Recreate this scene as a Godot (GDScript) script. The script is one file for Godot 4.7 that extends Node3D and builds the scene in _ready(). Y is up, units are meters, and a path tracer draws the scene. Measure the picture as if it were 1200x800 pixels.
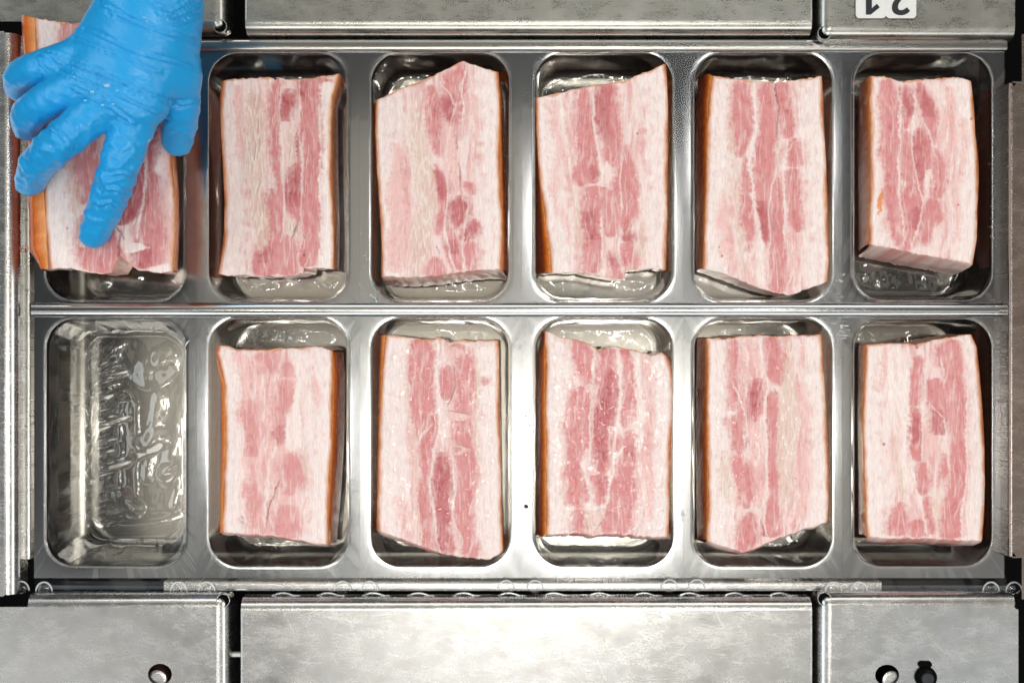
extends Node3D
# A packaging line seen from above: bacon slabs in clear formed trays, steel covers, a gloved hand.
# The film plane is y = 0, the camera stands 0.85 m over it; 1 reference unit on the film plane is 0.6 mm.

const UNIT := 0.0006
const EYE := 0.85
const TRAY_X := [134.0, 325.5, 516.0, 707.5, 894.5, 1082.0]
const TRAY_Y := [207.0, 518.5]
const CELL_X := [38.0, 229.5, 421.0, 612.0, 801.0, 988.0, 1179.0]
const CELL_Y := [50.0, 362.5, 678.0]
const DEEP := -0.044
const PLATE_Y := 0.012

var M := {}
var rough_noise := FastNoiseLite.new()
var wrinkle_noise := FastNoiseLite.new()
var wave_noise := FastNoiseLite.new()
var used := {}

func _ready():
	var cam := Camera3D.new()
	cam.name = "camera"
	cam.position = Vector3(0, EYE, 0)
	cam.rotation_degrees = Vector3(-90, 0, 0)
	cam.fov = rad_to_deg(2.0 * atan(400.0 * UNIT / EYE))
	cam.near = 0.05
	cam.far = 50.0
	add_child(cam)
	var env := Environment.new()
	env.background_mode = Environment.BG_COLOR
	env.background_color = Color(0.46, 0.47, 0.48)
	env.background_energy_multiplier = 0.16
	env.tonemap_mode = Environment.TONE_MAPPER_LINEAR
	env.tonemap_exposure = 1.2
	env.sdfgi_enabled = true
	env.ssao_enabled = true
	env.ssil_enabled = true
	var we := WorldEnvironment.new()
	we.environment = env
	add_child(we)
	# the hall's ceiling panels
	panel("unseen_ceiling_panel", Vector3(-0.085, 2.2, 0.88), Vector2(0.73, 0.44), 0.50, Color(1.0, 0.985, 0.965))
	panel("unseen_ceiling_panel", Vector3(0.64, 2.2, 0.88), Vector2(0.24, 0.44), 0.30, Color(1.0, 0.985, 0.95))
	panel("unseen_ceiling_panel", Vector3(1.22, 2.2, 0.88), Vector2(0.62, 0.44), 0.24, Color(0.94, 0.98, 1.0))
	panel("unseen_ceiling_panel", Vector3(-1.26, 2.2, 0.88), Vector2(0.82, 0.44), 0.30, Color(1.0, 0.99, 0.97))
	panel("unseen_ceiling_panel", Vector3(0.12, 2.2, 0.27), Vector2(1.0, 0.58), 0.46, Color(1.0, 0.97, 0.91))
	panel("unseen_ceiling_panel", Vector3(-0.49, 2.2, 0.27), Vector2(0.21, 0.58), 0.17, Color(1.0, 0.98, 0.93))
	panel("unseen_ceiling_panel", Vector3(-0.85, 2.2, 0.27), Vector2(0.23, 0.58), 0.15, Color(1.0, 0.97, 0.91))
	panel("unseen_ceiling_panel", Vector3(0.78, 2.2, 0.27), Vector2(0.12, 0.58), 0.20, Color(1.0, 0.95, 0.86))
	panel("unseen_ceiling_panel", Vector3(1.02, 2.2, 0.27), Vector2(0.28, 0.58), 0.13, Color(1.0, 0.95, 0.88))
	panel("unseen_ceiling_panel", Vector3(-0.33, 2.2, -0.32), Vector2(0.86, 0.50), 0.14, Color(1.0, 0.95, 0.87))
	panel("unseen_ceiling_panel", Vector3(0.55, 2.2, -0.20), Vector2(0.60, 0.26), 0.13, Color(1.0, 0.96, 0.90))
	panel("unseen_ceiling_panel", Vector3(0.0, 2.2, -1.35), Vector2(2.6, 0.80), 0.20, Color(1.0, 0.99, 0.93))
	panel("unseen_ceiling_panel", Vector3(1.52, 2.2, 0.0), Vector2(0.46, 1.3), 0.16, Color(1.0, 0.90, 0.82))  # added out of view to lighten and warm the right guard
	# small bright lamps a little lower; the last three added for wet glints
	panel("unseen_lamp", Vector3(0.20, 2.15, 0.31), Vector2(0.16, 0.24), 8.0, Color(1.0, 0.985, 0.96))
	panel("unseen_lamp", Vector3(-0.16, 2.15, 0.29), Vector2(0.10, 0.22), 8.0, Color(1.0, 0.985, 0.96))
	panel("unseen_lamp", Vector3(0.20, 2.15, -0.30), Vector2(0.10, 0.14), 8.0, Color(1.0, 0.985, 0.96))
	panel("unseen_lamp", Vector3(0.61, 2.15, 0.21), Vector2(0.08, 0.12), 8.0, Color(1.0, 0.985, 0.96))
	panel("unseen_lamp", Vector3(-0.58, 2.15, 0.21), Vector2(0.08, 0.12), 8.0, Color(1.0, 0.985, 0.96))
	panel("unseen_lamp", Vector3(0.61, 2.15, -0.46), Vector2(0.08, 0.10), 8.0, Color(1.0, 0.985, 0.96))
	# broad soft fill lights added round the line, unseen
	panel("fill_light", Vector3(-3.3, 2.2, 0.2), Vector2(2.6, 4.4), 0.72, Color(0.95, 0.985, 1.0))
	panel("fill_light", Vector3(3.3, 2.2, 0.2), Vector2(2.6, 4.4), 0.72, Color(0.99, 0.985, 0.96))
	panel("fill_light", Vector3(0.0, 2.2, -2.6), Vector2(3.0, 1.0), 1.2, Color(1.0, 0.985, 0.96))
	panel("fill_light", Vector3(0.0, 2.2, 2.5), Vector2(3.0, 1.2), 1.4, Color(1.0, 0.985, 0.96))
	materials()
	bed()
	covers()
	for row in 2:
		for col in 6:
			tray(row, col)
	film_edge()
	slabs()
	hand()
	small_things()

func panel(called: String, at_: Vector3, size: Vector2, energy: float, tint: Color):
	var l := AreaLight3D.new()
	l.name = called
	l.position = at_
	l.rotation_degrees = Vector3(-90, 0, 0)
	l.area_size = size
	l.area_normalize_energy = false
	l.light_energy = energy
	l.light_color = tint
	l.area_range = 8.0
	l.shadow_enabled = true
	add_child(l, true)

# ---------------------------------------------------------------- helpers
func at(x: float, y: float, h := 0.0) -> Vector3:
	# a place at height h on the line of sight through reference point x, y
	var k := UNIT * (EYE - h) / EYE
	return Vector3((x - 600.0) * k, h, (y - 400.0) * k)

func named(called: String) -> String:
	if not used.has(called):
		used[called] = 0
		return called
	used[called] += 1
	return "%s_%03d" % [called, used[called]]

func thing(called: String, label: String, category: String, group := "") -> Node3D:
	var o := Node3D.new()
	o.name = named(called)
	add_child(o)
	tag(o, label, category, group)
	return o

func tag(o: Node, label: String, category: String, group := ""):
	o.set_meta("label", label)
	o.set_meta("category", category)
	if group:
		o.set_meta("group", group)

func part(called: String, mesh: Mesh, mat: Material, parent: Node) -> MeshInstance3D:
	var o := MeshInstance3D.new()
	o.name = called
	if parent.has_node(called):
		var n := 1
		while parent.has_node("%s_%03d" % [called, n]):
			n += 1
		o.name = "%s_%03d" % [called, n]
	o.mesh = mesh
	o.material_override = null
	for s in mesh.get_surface_count():
		o.set_surface_override_material(s, mat)
	parent.add_child(o)
	return o

func build(v: PackedVector3Array, idx: PackedInt32Array, uv := PackedVector2Array(), col := PackedColorArray(), smooth := true) -> ArrayMesh:
	if not smooth:
		var v2 := PackedVector3Array()
		var u2 := PackedVector2Array()
		var c2 := PackedColorArray()
		for i in idx:
			v2.append(v[i])
			if uv.size():
				u2.append(uv[i])
			if col.size():
				c2.append(col[i])
		v = v2
		uv = u2
		col = c2
		idx = PackedInt32Array(range(v2.size()))
	var n := PackedVector3Array()
	n.resize(v.size())
	for t in range(0, idx.size(), 3):
		var a := v[idx[t]]
		var f := (v[idx[t + 2]] - a).cross(v[idx[t + 1]] - a)
		n[idx[t]] += f
		n[idx[t + 1]] += f
		n[idx[t + 2]] += f
	for i in n.size():
		n[i] = n[i].normalized() if n[i].length_squared() > 1e-24 else Vector3.UP
	var arr := []
	arr.resize(Mesh.ARRAY_MAX)
	arr[Mesh.ARRAY_VERTEX] = v
	arr[Mesh.ARRAY_NORMAL] = n
	if uv.size():
		arr[Mesh.ARRAY_TEX_UV] = uv
	if col.size():
		arr[Mesh.ARRAY_COLOR] = col
	arr[Mesh.ARRAY_INDEX] = idx
	var m := ArrayMesh.new()
	m.add_surface_from_arrays(Mesh.PRIMITIVE_TRIANGLES, arr)
	return m

func grid_index(nu: int, nv: int, flip := false, close_u := false, base := 0) -> PackedInt32Array:
	# nu vertices along u, nv along v
	var idx := PackedInt32Array()
	for j in nv - 1:
		for i in (nu if close_u else nu - 1):
			var i2 := (i + 1) % nu
			var a := base + j * nu + i
			var b := base + j * nu + i2
			var c := base + (j + 1) * nu + i2
			var d := base + (j + 1) * nu + i
			if flip:
				idx.append_array(PackedInt32Array([a, c, b, a, d, c]))
			else:
				idx.append_array(PackedInt32Array([a, b, c, a, c, d]))
	return idx

func tube(path: PackedVector3Array, r: float, sides := 8) -> ArrayMesh:
	var v := PackedVector3Array()
	var n := path.size()
	for i in n:
		var t := (path[mini(i + 1, n - 1)] - path[maxi(i - 1, 0)]).normalized()
		var s := t.cross(Vector3.UP)
		s = s.normalized() if s.length() > 0.01 else Vector3.RIGHT
		var w := s.cross(t).normalized()
		var rr := r * (0.55 if i == 0 or i == n - 1 else 1.0)
		for k in sides:
			var a := TAU * k / sides
			v.append(path[i] + (s * cos(a) + w * sin(a)) * rr)
	var idx := grid_index(sides, n, false, true)
	v.append(path[0])
	v.append(path[n - 1])
	for k in sides:
		var k2 := (k + 1) % sides
		idx.append_array(PackedInt32Array([v.size() - 2, k2, k, v.size() - 1, (n - 1) * sides + k, (n - 1) * sides + k2]))
	return build(v, idx)

func lathe(centre: Vector3, prof: PackedVector2Array, sides := 28, stretch := Vector2.ONE) -> ArrayMesh:
	# prof: radius, height from the outside or top inwards
	var v := PackedVector3Array()
	for p in prof:
		for k in sides:
			var a := TAU * k / sides
			v.append(centre + Vector3(cos(a) * p.x * stretch.x, p.y, sin(a) * p.x * stretch.y))
	return build(v, grid_index(sides, prof.size(), true, true))

func profile_bar(x0: float, x1: float, along_x: bool, across: PackedVector2Array, segs := 1) -> ArrayMesh:
	# a profile of (across, height) pushed along x or z, all in metres
	var v := PackedVector3Array()
	var uv := PackedVector2Array()
	var n := across.size()
	for j in segs + 1:
		var a := lerpf(x0, x1, float(j) / segs)
		for i in n:
			v.append(Vector3(a, across[i].y, across[i].x) if along_x else Vector3(across[i].x, across[i].y, a))
			uv.append(Vector2(v[v.size() - 1].x, v[v.size() - 1].z) / 0.3)
	var idx := grid_index(n, segs + 1, along_x)
	for e in [0, segs]:
		for i in range(1, n - 1):
			var t := [e * n, e * n + i, e * n + i + 1]
			if (e == 0) == along_x:
				t = [t[0], t[2], t[1]]
			idx.append_array(PackedInt32Array(t))
	return build(v, idx, uv)

func poly_at(p: Array, t: float) -> Vector2:
	# a polyline of x, y pairs by share of its length
	var total := 0.0
	var n := p.size() / 2
	for i in n - 1:
		total += Vector2(p[2 * i + 2] - p[2 * i], p[2 * i + 3] - p[2 * i + 1]).length()
	var go := clampf(t, 0, 1) * total
	for i in n - 1:
		var a := Vector2(p[2 * i], p[2 * i + 1])
		var b := Vector2(p[2 * i + 2], p[2 * i + 3])
		var l := a.distance_to(b)
		if go <= l or i == n - 2:
			return a.lerp(b, clampf(go / maxf(l, 1e-6), 0, 1))
		go -= l
	return Vector2.ZERO

func noise_bytes(kind: int, freq: float, w: int, h: int, seed_: int, octaves := 3, squash := Vector2(1, 1), warp := 0.0) -> PackedByteArray:
	var f := FastNoiseLite.new()
	f.noise_type = FastNoiseLite.TYPE_SIMPLEX_SMOOTH
	f.fractal_type = kind
	f.fractal_octaves = octaves
	f.frequency = freq
	f.seed = seed_
	if warp > 0.0:
		f.domain_warp_enabled = true
		f.domain_warp_amplitude = warp
		f.domain_warp_frequency = 0.012
	var im: Image = f.get_seamless_image(int(w / squash.x), int(h / squash.y), false, false, 0.12, true)
	if squash != Vector2.ONE:
		im.resize(w, h, Image.INTERPOLATE_CUBIC)
	im.convert(Image.FORMAT_L8)
	return im.get_data()

func grey_texture(data: PackedByteArray, w: int, h: int) -> ImageTexture:
	return ImageTexture.create_from_image(Image.create_from_data(w, h, false, Image.FORMAT_L8, data))

# ---------------------------------------------------------------- materials
func steel(tint: Color, rough: float, map_rough := true, bump := 0.0) -> StandardMaterial3D:
	var m := StandardMaterial3D.new()
	m.metallic = 1.0
	m.albedo_color = tint
	m.roughness = rough
	return m

func materials():
	rough_noise.frequency = 0.9
	rough_noise.seed = 5
	wrinkle_noise.noise_type = FastNoiseLite.TYPE_SIMPLEX_SMOOTH
	wrinkle_noise.fractal_type = FastNoiseLite.FRACTAL_RIDGED
	wrinkle_noise.fractal_octaves = 2
	wrinkle_noise.seed = 11
	wrinkle_noise.domain_warp_enabled = true
	wrinkle_noise.domain_warp_amplitude = 12.0
	wrinkle_noise.frequency = 0.02
	wave_noise.seed = 3
	wave_noise.frequency = 0.02
	# wiped, scuffed steel: cloudy smears, arcs left by a cloth, fine scratches
	var n := 768
	var cloud := noise_bytes(FastNoiseLite.FRACTAL_FBM, 0.016, n, n, 21, 6)
	var smear := noise_bytes(FastNoiseLite.FRACTAL_FBM, 0.022, n, n, 22, 5, Vector2(1.4, 1), 45.0)
	var wipe := noise_bytes(FastNoiseLite.FRACTAL_RIDGED, 0.03, n, n, 24, 3, Vector2(2.2, 1), 30.0)
	var grain := noise_bytes(FastNoiseLite.FRACTAL_FBM, 0.3, n, n, 23, 2, Vector2(8, 1))
	var rng := RandomNumberGenerator.new()
	rng.seed = 77
	var scratch := PackedFloat32Array()
	scratch.resize(n * n)
	for i in 800:
		var p := Vector2(rng.randf() * n, rng.randf() * n)
		var dir := rng.randf_range(-0.5, 1.2)
		var curl := rng.randf_range(-0.012, 0.012)
		var light := rng.randf_range(0.1, 0.45)
		for s in rng.randi_range(10, 140):
			dir += curl
			p += Vector2(cos(dir), sin(dir))
			scratch[posmod(int(p.y), n) * n + posmod(int(p.x), n)] = light * (0.7 + 0.3 * sin(s * 0.05))
	var alb := PackedByteArray()
	var rgh := PackedByteArray()
	alb.resize(n * n * 3)
	rgh.resize(n * n)
	for i in n * n:
		var c := cloud[i] / 255.0
		var s := smear[i] / 255.0
		var g := grain[i] / 255.0
		var wp_ := wipe[i] / 255.0
		var fine := rng.randf() - 0.5
		var v := 0.78 + 0.05 * (c - 0.5) + 0.07 * (s - 0.5) + 0.04 * (wp_ - 0.5) + 0.035 * (g - 0.5) + 0.03 * fine + 0.15 * scratch[i]
		alb[i * 3] = int(clampf(v, 0, 1) * 255)
		alb[i * 3 + 1] = int(clampf(v * 1.0, 0, 1) * 255)
		alb[i * 3 + 2] = int(clampf(v * (0.985 + 0.02 * c), 0, 1) * 255)
		rgh[i] = int(clampf(0.26 + 0.05 * (s - 0.5) + 0.04 * (wp_ - 0.5) + 0.03 * (g - 0.5) + 0.03 * fine + 0.06 * scratch[i], 0.05, 1) * 255)
	var at_ := ImageTexture.create_from_image(Image.create_from_data(n, n, false, Image.FORMAT_RGB8, alb))
	var rt := grey_texture(rgh, n, n)
	var gt := grey_texture(grain, n, n)
	for e in [["plate", Color(1, 1, 1), 1.0], ["plate_dull", Color(0.89, 0.89, 0.87), 1.1], ["plate_warm_reflection", Color(0.74, 0.69, 0.66), 1.0]]:  # the last tint paints a warm brown reflection into the steel
		var m := StandardMaterial3D.new()
		m.metallic = 1.0
		m.albedo_color = e[1]
		m.albedo_texture = at_
		m.roughness = e[2]
		m.roughness_texture = rt
		m.roughness_texture_channel = BaseMaterial3D.TEXTURE_CHANNEL_RED
		M[e[0]] = m
	M.polish = steel(Color(0.80, 0.81, 0.82), 0.17)
	M.satin = steel(Color(0.74, 0.74, 0.73), 0.22)
	M.strip = steel(Color(0.68, 0.69, 0.70), 0.16)
	M.pan = steel(Color(0.80, 0.79, 0.76), 0.10)
	M.dark_steel = steel(Color(0.34, 0.37, 0.40), 0.36)
	var b := StandardMaterial3D.new()
	b.albedo_color = Color(0.03, 0.03, 0.032)
	b.roughness = 0.6
	b.metallic_specular = 0.12
	M.black = b
	var rust := StandardMaterial3D.new()
	rust.albedo_color = Color(0.28, 0.15, 0.09)
	rust.roughness = 0.7
	M.rust = rust
	var f := StandardMaterial3D.new()
	f.transparency = BaseMaterial3D.TRANSPARENCY_ALPHA
	f.albedo_color = Color(0.93, 0.95, 0.95, 0.004)
	f.roughness = 0.04
	f.metallic_specular = 0.5
	M.film = f
	var bead := f.duplicate()
	bead.albedo_color = Color(0.9, 0.92, 0.92, 0.10)
	bead.roughness = 0.12
	M.bead = bead
	var mark := bead.duplicate()
	mark.albedo_color = Color(0.95, 0.96, 0.96, 0.35)
	M.mark = mark
	var gl := StandardMaterial3D.new()
	gl.albedo_color = Color(0.13, 0.61, 0.87)
	gl.roughness = 0.30
	gl.metallic_specular = 0.45
	var gn := noise_bytes(FastNoiseLite.FRACTAL_FBM, 0.05, 256, 256, 31, 4)
	gl.heightmap_enabled = true
	gl.heightmap_texture = grey_texture(gn, 256, 256)
	gl.heightmap_scale = 0.016
	gl.uv1_triplanar = true
	gl.uv1_scale = Vector3(30, 30, 30)
	M.glove = gl
	var wp := StandardMaterial3D.new()
	wp.albedo_color = Color(0.86, 0.86, 0.86)
	wp.roughness = 0.35
	M.white = wp
	var ink := StandardMaterial3D.new()
	ink.albedo_color = Color(0.07, 0.09, 0.12)
	ink.roughness = 0.5
	M.ink = ink
	var rn := noise_bytes(FastNoiseLite.FRACTAL_FBM, 0.06, 256, 256, 41, 4)
	var rind := StandardMaterial3D.new()
	rind.vertex_color_use_as_albedo = true
	rind.roughness = 0.24
	rind.heightmap_enabled = true
	rind.heightmap_texture = grey_texture(rn, 256, 256)
	rind.heightmap_scale = 0.03
	rind.uv1_triplanar = true
	rind.uv1_scale = Vector3(40, 40, 40)
	M.rind = rind
	var scrap := StandardMaterial3D.new()
	scrap.albedo_color = Color(0.85, 0.68, 0.62)
	scrap.roughness = 0.4
	M.scrap = scrap
	var gr := scrap.duplicate()
	gr.albedo_color = Color(0.62, 0.80, 0.90)
	M.grease = gr
	var drop := StandardMaterial3D.new()
	drop.transparency = BaseMaterial3D.TRANSPARENCY_ALPHA
	drop.refraction_enabled = true
	drop.refraction_scale = 0.033
	drop.albedo_color = Color(1, 1, 1, 0.02)
	drop.roughness = 0.02
	M.drop = drop

# ---------------------------------------------------------------- the machine bed and its covers
func dome_profile(c: float, half: float, top: float, rise: float, deep: float) -> PackedVector2Array:
	var p := PackedVector2Array([Vector2(c - half, top - deep)])
	for i in 13:
		var t := -1.0 + 2.0 * i / 12.0
		p.append(Vector2(c + half * t, top - rise * pow(absf(t), 5.0)))
	p.append(Vector2(c + half, top - deep))
	return p

func corner_point(rim: PackedVector2Array, c: Vector2, k: int, lo: Vector2, hi: Vector2) -> bool:
	# whether this is the point of the outline whose direction lies nearest to that of a corner of its cell
	var n := rim.size()
	var q := Vector2(hi.x if rim[k].x > c.x else lo.x, hi.y if rim[k].y > c.y else lo.y) - c
	var own := absf((rim[k] - c).angle_to(q))
	return own <= absf((rim[(k + 1) % n] - c).angle_to(q)) and own < absf((rim[(k + n - 1) % n] - c).angle_to(q))

func die_plate() -> ArrayMesh:
	# one steel sheet under the film with twelve round cornered openings, a little crowned between them
	var v := PackedVector3Array()
	var idx := PackedInt32Array()
	var n := 96
	for row in 2:
		for col in 6:
			var c := Vector2(at(TRAY_X[col], 0).x, at(0, TRAY_Y[row]).z)
			var x0: float = at(CELL_X[col], 0).x
			var x1: float = at(CELL_X[col + 1], 0).x
			var z0: float = at(0, CELL_Y[row]).z
			var z1: float = at(0, CELL_Y[row + 1]).z
			var base := v.size()
			var rim := rounded(c.x, c.y, 82.8 * UNIT, 146.8 * UNIT, 0.0215, n)
			for ring in [[1.0, -0.0024], [0.75, -0.00241], [0.5, -0.00243], [0.25, -0.00246], [0.0, -0.0025]]:
				for k in n:
					var d := rim[k] - c
					var sx := ((x1 - c.x) if d.x > 0 else (c.x - x0)) / maxf(absf(d.x), 1e-6)
					var sz := ((z1 - c.y) if d.y > 0 else (c.y - z0)) / maxf(absf(d.y), 1e-6)
					var far := c + d * minf(sx, sz)
					# the outline's corners come exactly to the corners of the cell
					if corner_point(rim, c, k, Vector2(x0, z0), Vector2(x1, z1)):
						far = Vector2(x1 if d.x > 0 else x0, z1 if d.y > 0 else z0)
					var q := rim[k].lerp(far, ring[0])
					v.append(Vector3(q.x, ring[1], q.y))
			for lip in [[0.0001, -0.0027], [0.00012, -0.0042]]:
				for k in n:
					var away := (c - rim[k]).normalized()
					v.append(Vector3(rim[k].x + away.x * lip[0], lip[1], rim[k].y + away.y * lip[0]))
			idx.append_array(grid_index(n, 7, true, true, base))
	return build(v, idx)

func bed():
	var base := MeshInstance3D.new()
	var q := BoxMesh.new()
	q.size = Vector3(1.1, 0.02, 0.8)
	base.mesh = q
	base.position = Vector3(0, -0.13, 0)
	base.material_override = M.black
	base.name = "floor"  # black sheet put in under the bed to fill the gaps with dark
	base.set_meta("kind", "structure")
	add_child(base)
	var o := thing("machine_bed", "stainless machine bed with strips and pan under the clear trays", "machine bed")
	var a := at(34, 40)
	var b := at(1182, 694)
	var pan := BoxMesh.new()
	pan.size = Vector3(b.x - a.x, 0.004, b.z - a.z)
	var pi_ := part("pan", pan, M.pan, o)
	pi_.position = Vector3((a.x + b.x) / 2, -0.056, (a.z + b.z) / 2)
	part("die_plate", die_plate(), M.strip, o)
	var r := thing("film_rail", "long bright steel rail along the upper edge of the film", "rail")
	part("rail_body", profile_bar(at(40, 0).x, at(1180, 0).x, true, dome_profile(at(0, 52.5).z, 8 * UNIT, 0.0015, 0.003, 0.012)), M.satin, r)
	var r2 := thing("film_rail", "bright scuffed steel rail along the lower edge of the film", "rail")
	part("rail_body", profile_bar(at(192, 0).x, at(1033, 0).x, true, dome_profile(at(0, 687).z, 6.0 * UNIT, 0.001, 0.0015, 0.012)), M.plate, r2)
	part("rail_body", profile_bar(at(42, 0).x, at(191, 0).x, true, dome_profile(at(0, 689).z, 3.5 * UNIT, -0.002, 0.0015, 0.012)), M.dark_steel, r2)
	part("rail_body", profile_bar(at(1034, 0).x, at(1192, 0).x, true, dome_profile(at(0, 689).z, 3.5 * UNIT, -0.002, 0.0015, 0.012)), M.dark_steel, r2)
	var d := thing("divider_bar", "polished round steel bar between the two rows of trays", "bar")
	var prof := PackedVector2Array()
	for i in 17:
		var t := PI * i / 16.0
		prof.append(Vector2(at(0, 363).z - cos(t) * 8.6 * UNIT, -0.001 + sin(t) * 0.0036))
	part("bar_body", profile_bar(at(37, 0).x, at(1181, 0).x, true, prof), M.polish, d)
	var g := thing("gripper_chain", "row of wavy steel film grippers along the lower rail", "gripper chain")
	for k in 12:
		var x0 := 318.0 + 53.0 * k
		var path := PackedVector3Array()
		for i in 13:
			var t := i / 12.0
			path.append(at(x0 + 34.0 * t, 698.0 - 3.2 * sin(PI * clampf(t * 1.3, 0, 1)) , 0.0005))
		part("gripper", tube(path, 0.0009, 6), M.polish, g)

func plate_mesh(x0: float, y0: float, x1: float, y1: float, h: float, bends: Dictionary, notches: Dictionary, holes: Array) -> Array:
	# face outline with round corner reliefs and holes; then a quarter round bend and a skirt along each bent side
	var out := []
	var pts := PackedVector2Array()
	var corners := [["nw", x0, y0, 1, 1], ["ne", x1, y0, -1, 1], ["se", x1, y1, -1, -1], ["sw", x0, y1, 1, -1]]
	for c in corners:
		var r: float = notches.get(c[0], 0.0)
		var p := Vector2(c[1], c[2])
		if r <= 0:
			pts.append(p)
			continue
		var arc := PackedVector2Array()
		for i in 9:
			var t := PI / 2 * i / 8.0
			arc.append(p + Vector2(c[3] * cos(t), c[4] * sin(t)) * r)
		if c[0] == "nw" or c[0] == "se":
			arc.reverse()
		pts.append_array(arc)
	for hole in holes:
		# a keyhole cut to the far side (y1), outside the frame
		var loop := PackedVector2Array()
		for i in 33:
			var t := PI / 2 + 0.001 + (TAU - 0.002) * i / 32.0
			loop.append(Vector2(hole[0] + cos(t) * hole[2], hole[1] + sin(t) * hole[3]))
		var k := pts.size()
		for i in pts.size():
			var a := pts[i]
			var b := pts[(i + 1) % pts.size()]
			if absf(a.y - y1) < 0.01 and absf(b.y - y1) < 0.01 and a.x > hole[0] and b.x <= hole[0]:
				k = i + 1
		var ins := PackedVector2Array([Vector2(hole[0] + 0.01, y1)])
		loop.reverse()
		ins.append_array(loop)
		ins.append(Vector2(hole[0] - 0.01, y1))
		for i in ins.size():
			pts.insert(k + i, ins[i])
	var tri := Geometry2D.triangulate_polygon(pts)
	var v := PackedVector3Array()
	var uv := PackedVector2Array()
	for p in pts:
		var w := at(p.x, p.y, h)
		v.append(w)
		uv.append(Vector2(w.x, w.z) / 0.3)
	if tri.size() >= 3:
		var f := (v[tri[2]] - v[tri[0]]).cross(v[tri[1]] - v[tri[0]])
		if f.y < 0:
			for i in range(0, tri.size(), 3):
				var s := tri[i + 1]
				tri[i + 1] = tri[i + 2]
				tri[i + 2] = s
	out.append(build(v, tri, uv))
	for side in bends:
		var r: float = bends[side][0]
		var skirt: float = bends[side][1]
		var c0: float = bends[side][2]
		var c1: float = bends[side][3]
		var rm := r * UNIT
		var bv := PackedVector3Array()
		var bu := PackedVector2Array()
		var n := 13
		for e in 2:
			var s := c0 if e == 0 else c1
			for i in n:
				var t := PI / 2 * minf(i, n - 2) / (n - 2.0)
				var push := sin(t) * rm
				var drop := (1.0 - cos(t)) * rm + (skirt if i == n - 1 else 0.0)
				var w: Vector3
				match side:
					"n": w = at(s, y0, h) + Vector3(0, -drop, -push)
					"s": w = at(s, y1, h) + Vector3(0, -drop, push)
					"w": w = at(x0, s, h) + Vector3(-push, -drop, 0)
					"e": w = at(x1, s, h) + Vector3(push, -drop, 0)
				bv.append(w)
				bu.append(Vector2(w.x, w.z) / 0.3)
		var flip: bool = side == "s" or side == "w"
		out.append(build(bv, grid_index(n, 2, not flip), bu))
	return out

func cover(label: String, mat: Material, rect: Array, bends: Dictionary, notches := {}, holes := []) -> Node3D:
	var o := thing("cover_plate", label, "cover plate")
	var parts := plate_mesh(rect[0], rect[1], rect[2], rect[3], PLATE_Y, bends, notches, holes)
	part("plate_face", parts[0], mat, o)
	for i in range(1, parts.size()):
		part("rolled_edge", parts[i], mat, o)
	return o

func round_corner(o: Node3D, cx: float, cy: float, rx: float, ry: float, ax: float, ay: float, skirt: float, mat: Material):
	# closes the corner between two rolled edges: a quarter dome and its skirt, with a lip and a black disc painting the shade of a pierced hole
	var c := at(cx, cy, PLATE_Y)
	var v := PackedVector3Array()
	var uv := PackedVector2Array()
	var n := 11
	for i in 8:
		var e := PI / 2 * minf(i, 6) / 6.0
		for k in n:
			var a := PI / 2 * k / (n - 1.0)
			var p := c + Vector3(ax * cos(a) * sin(e) * rx * UNIT, -(1.0 - cos(e)) * maxf(rx, ry) * UNIT - (skirt if i == 7 else 0.0), ay * sin(a) * sin(e) * ry * UNIT)
			v.append(p)
			uv.append(Vector2(p.x, p.z) / 0.3)
	part("rolled_corner", build(v, grid_index(n, 8, ax * ay < 0), uv), mat, o)
	var h := c + Vector3(ax * 0.50 * rx * UNIT, -0.0012, ay * 0.50 * ry * UNIT)
	part("relief_lip", lathe(h, PackedVector2Array([Vector2(0.0050, -0.004), Vector2(0.0049, -0.0002), Vector2(0.0045, 0.0003), Vector2(0.0042, 0.0000), Vector2(0.0041, -0.002)]), 24), mat, o)
	part("relief_shade_disc", lathe(h, PackedVector2Array([Vector2(0.00415, -0.0002), Vector2(0.0038, -0.0012), Vector2(0.0001, -0.0014)]), 24), M.black, o)

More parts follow.
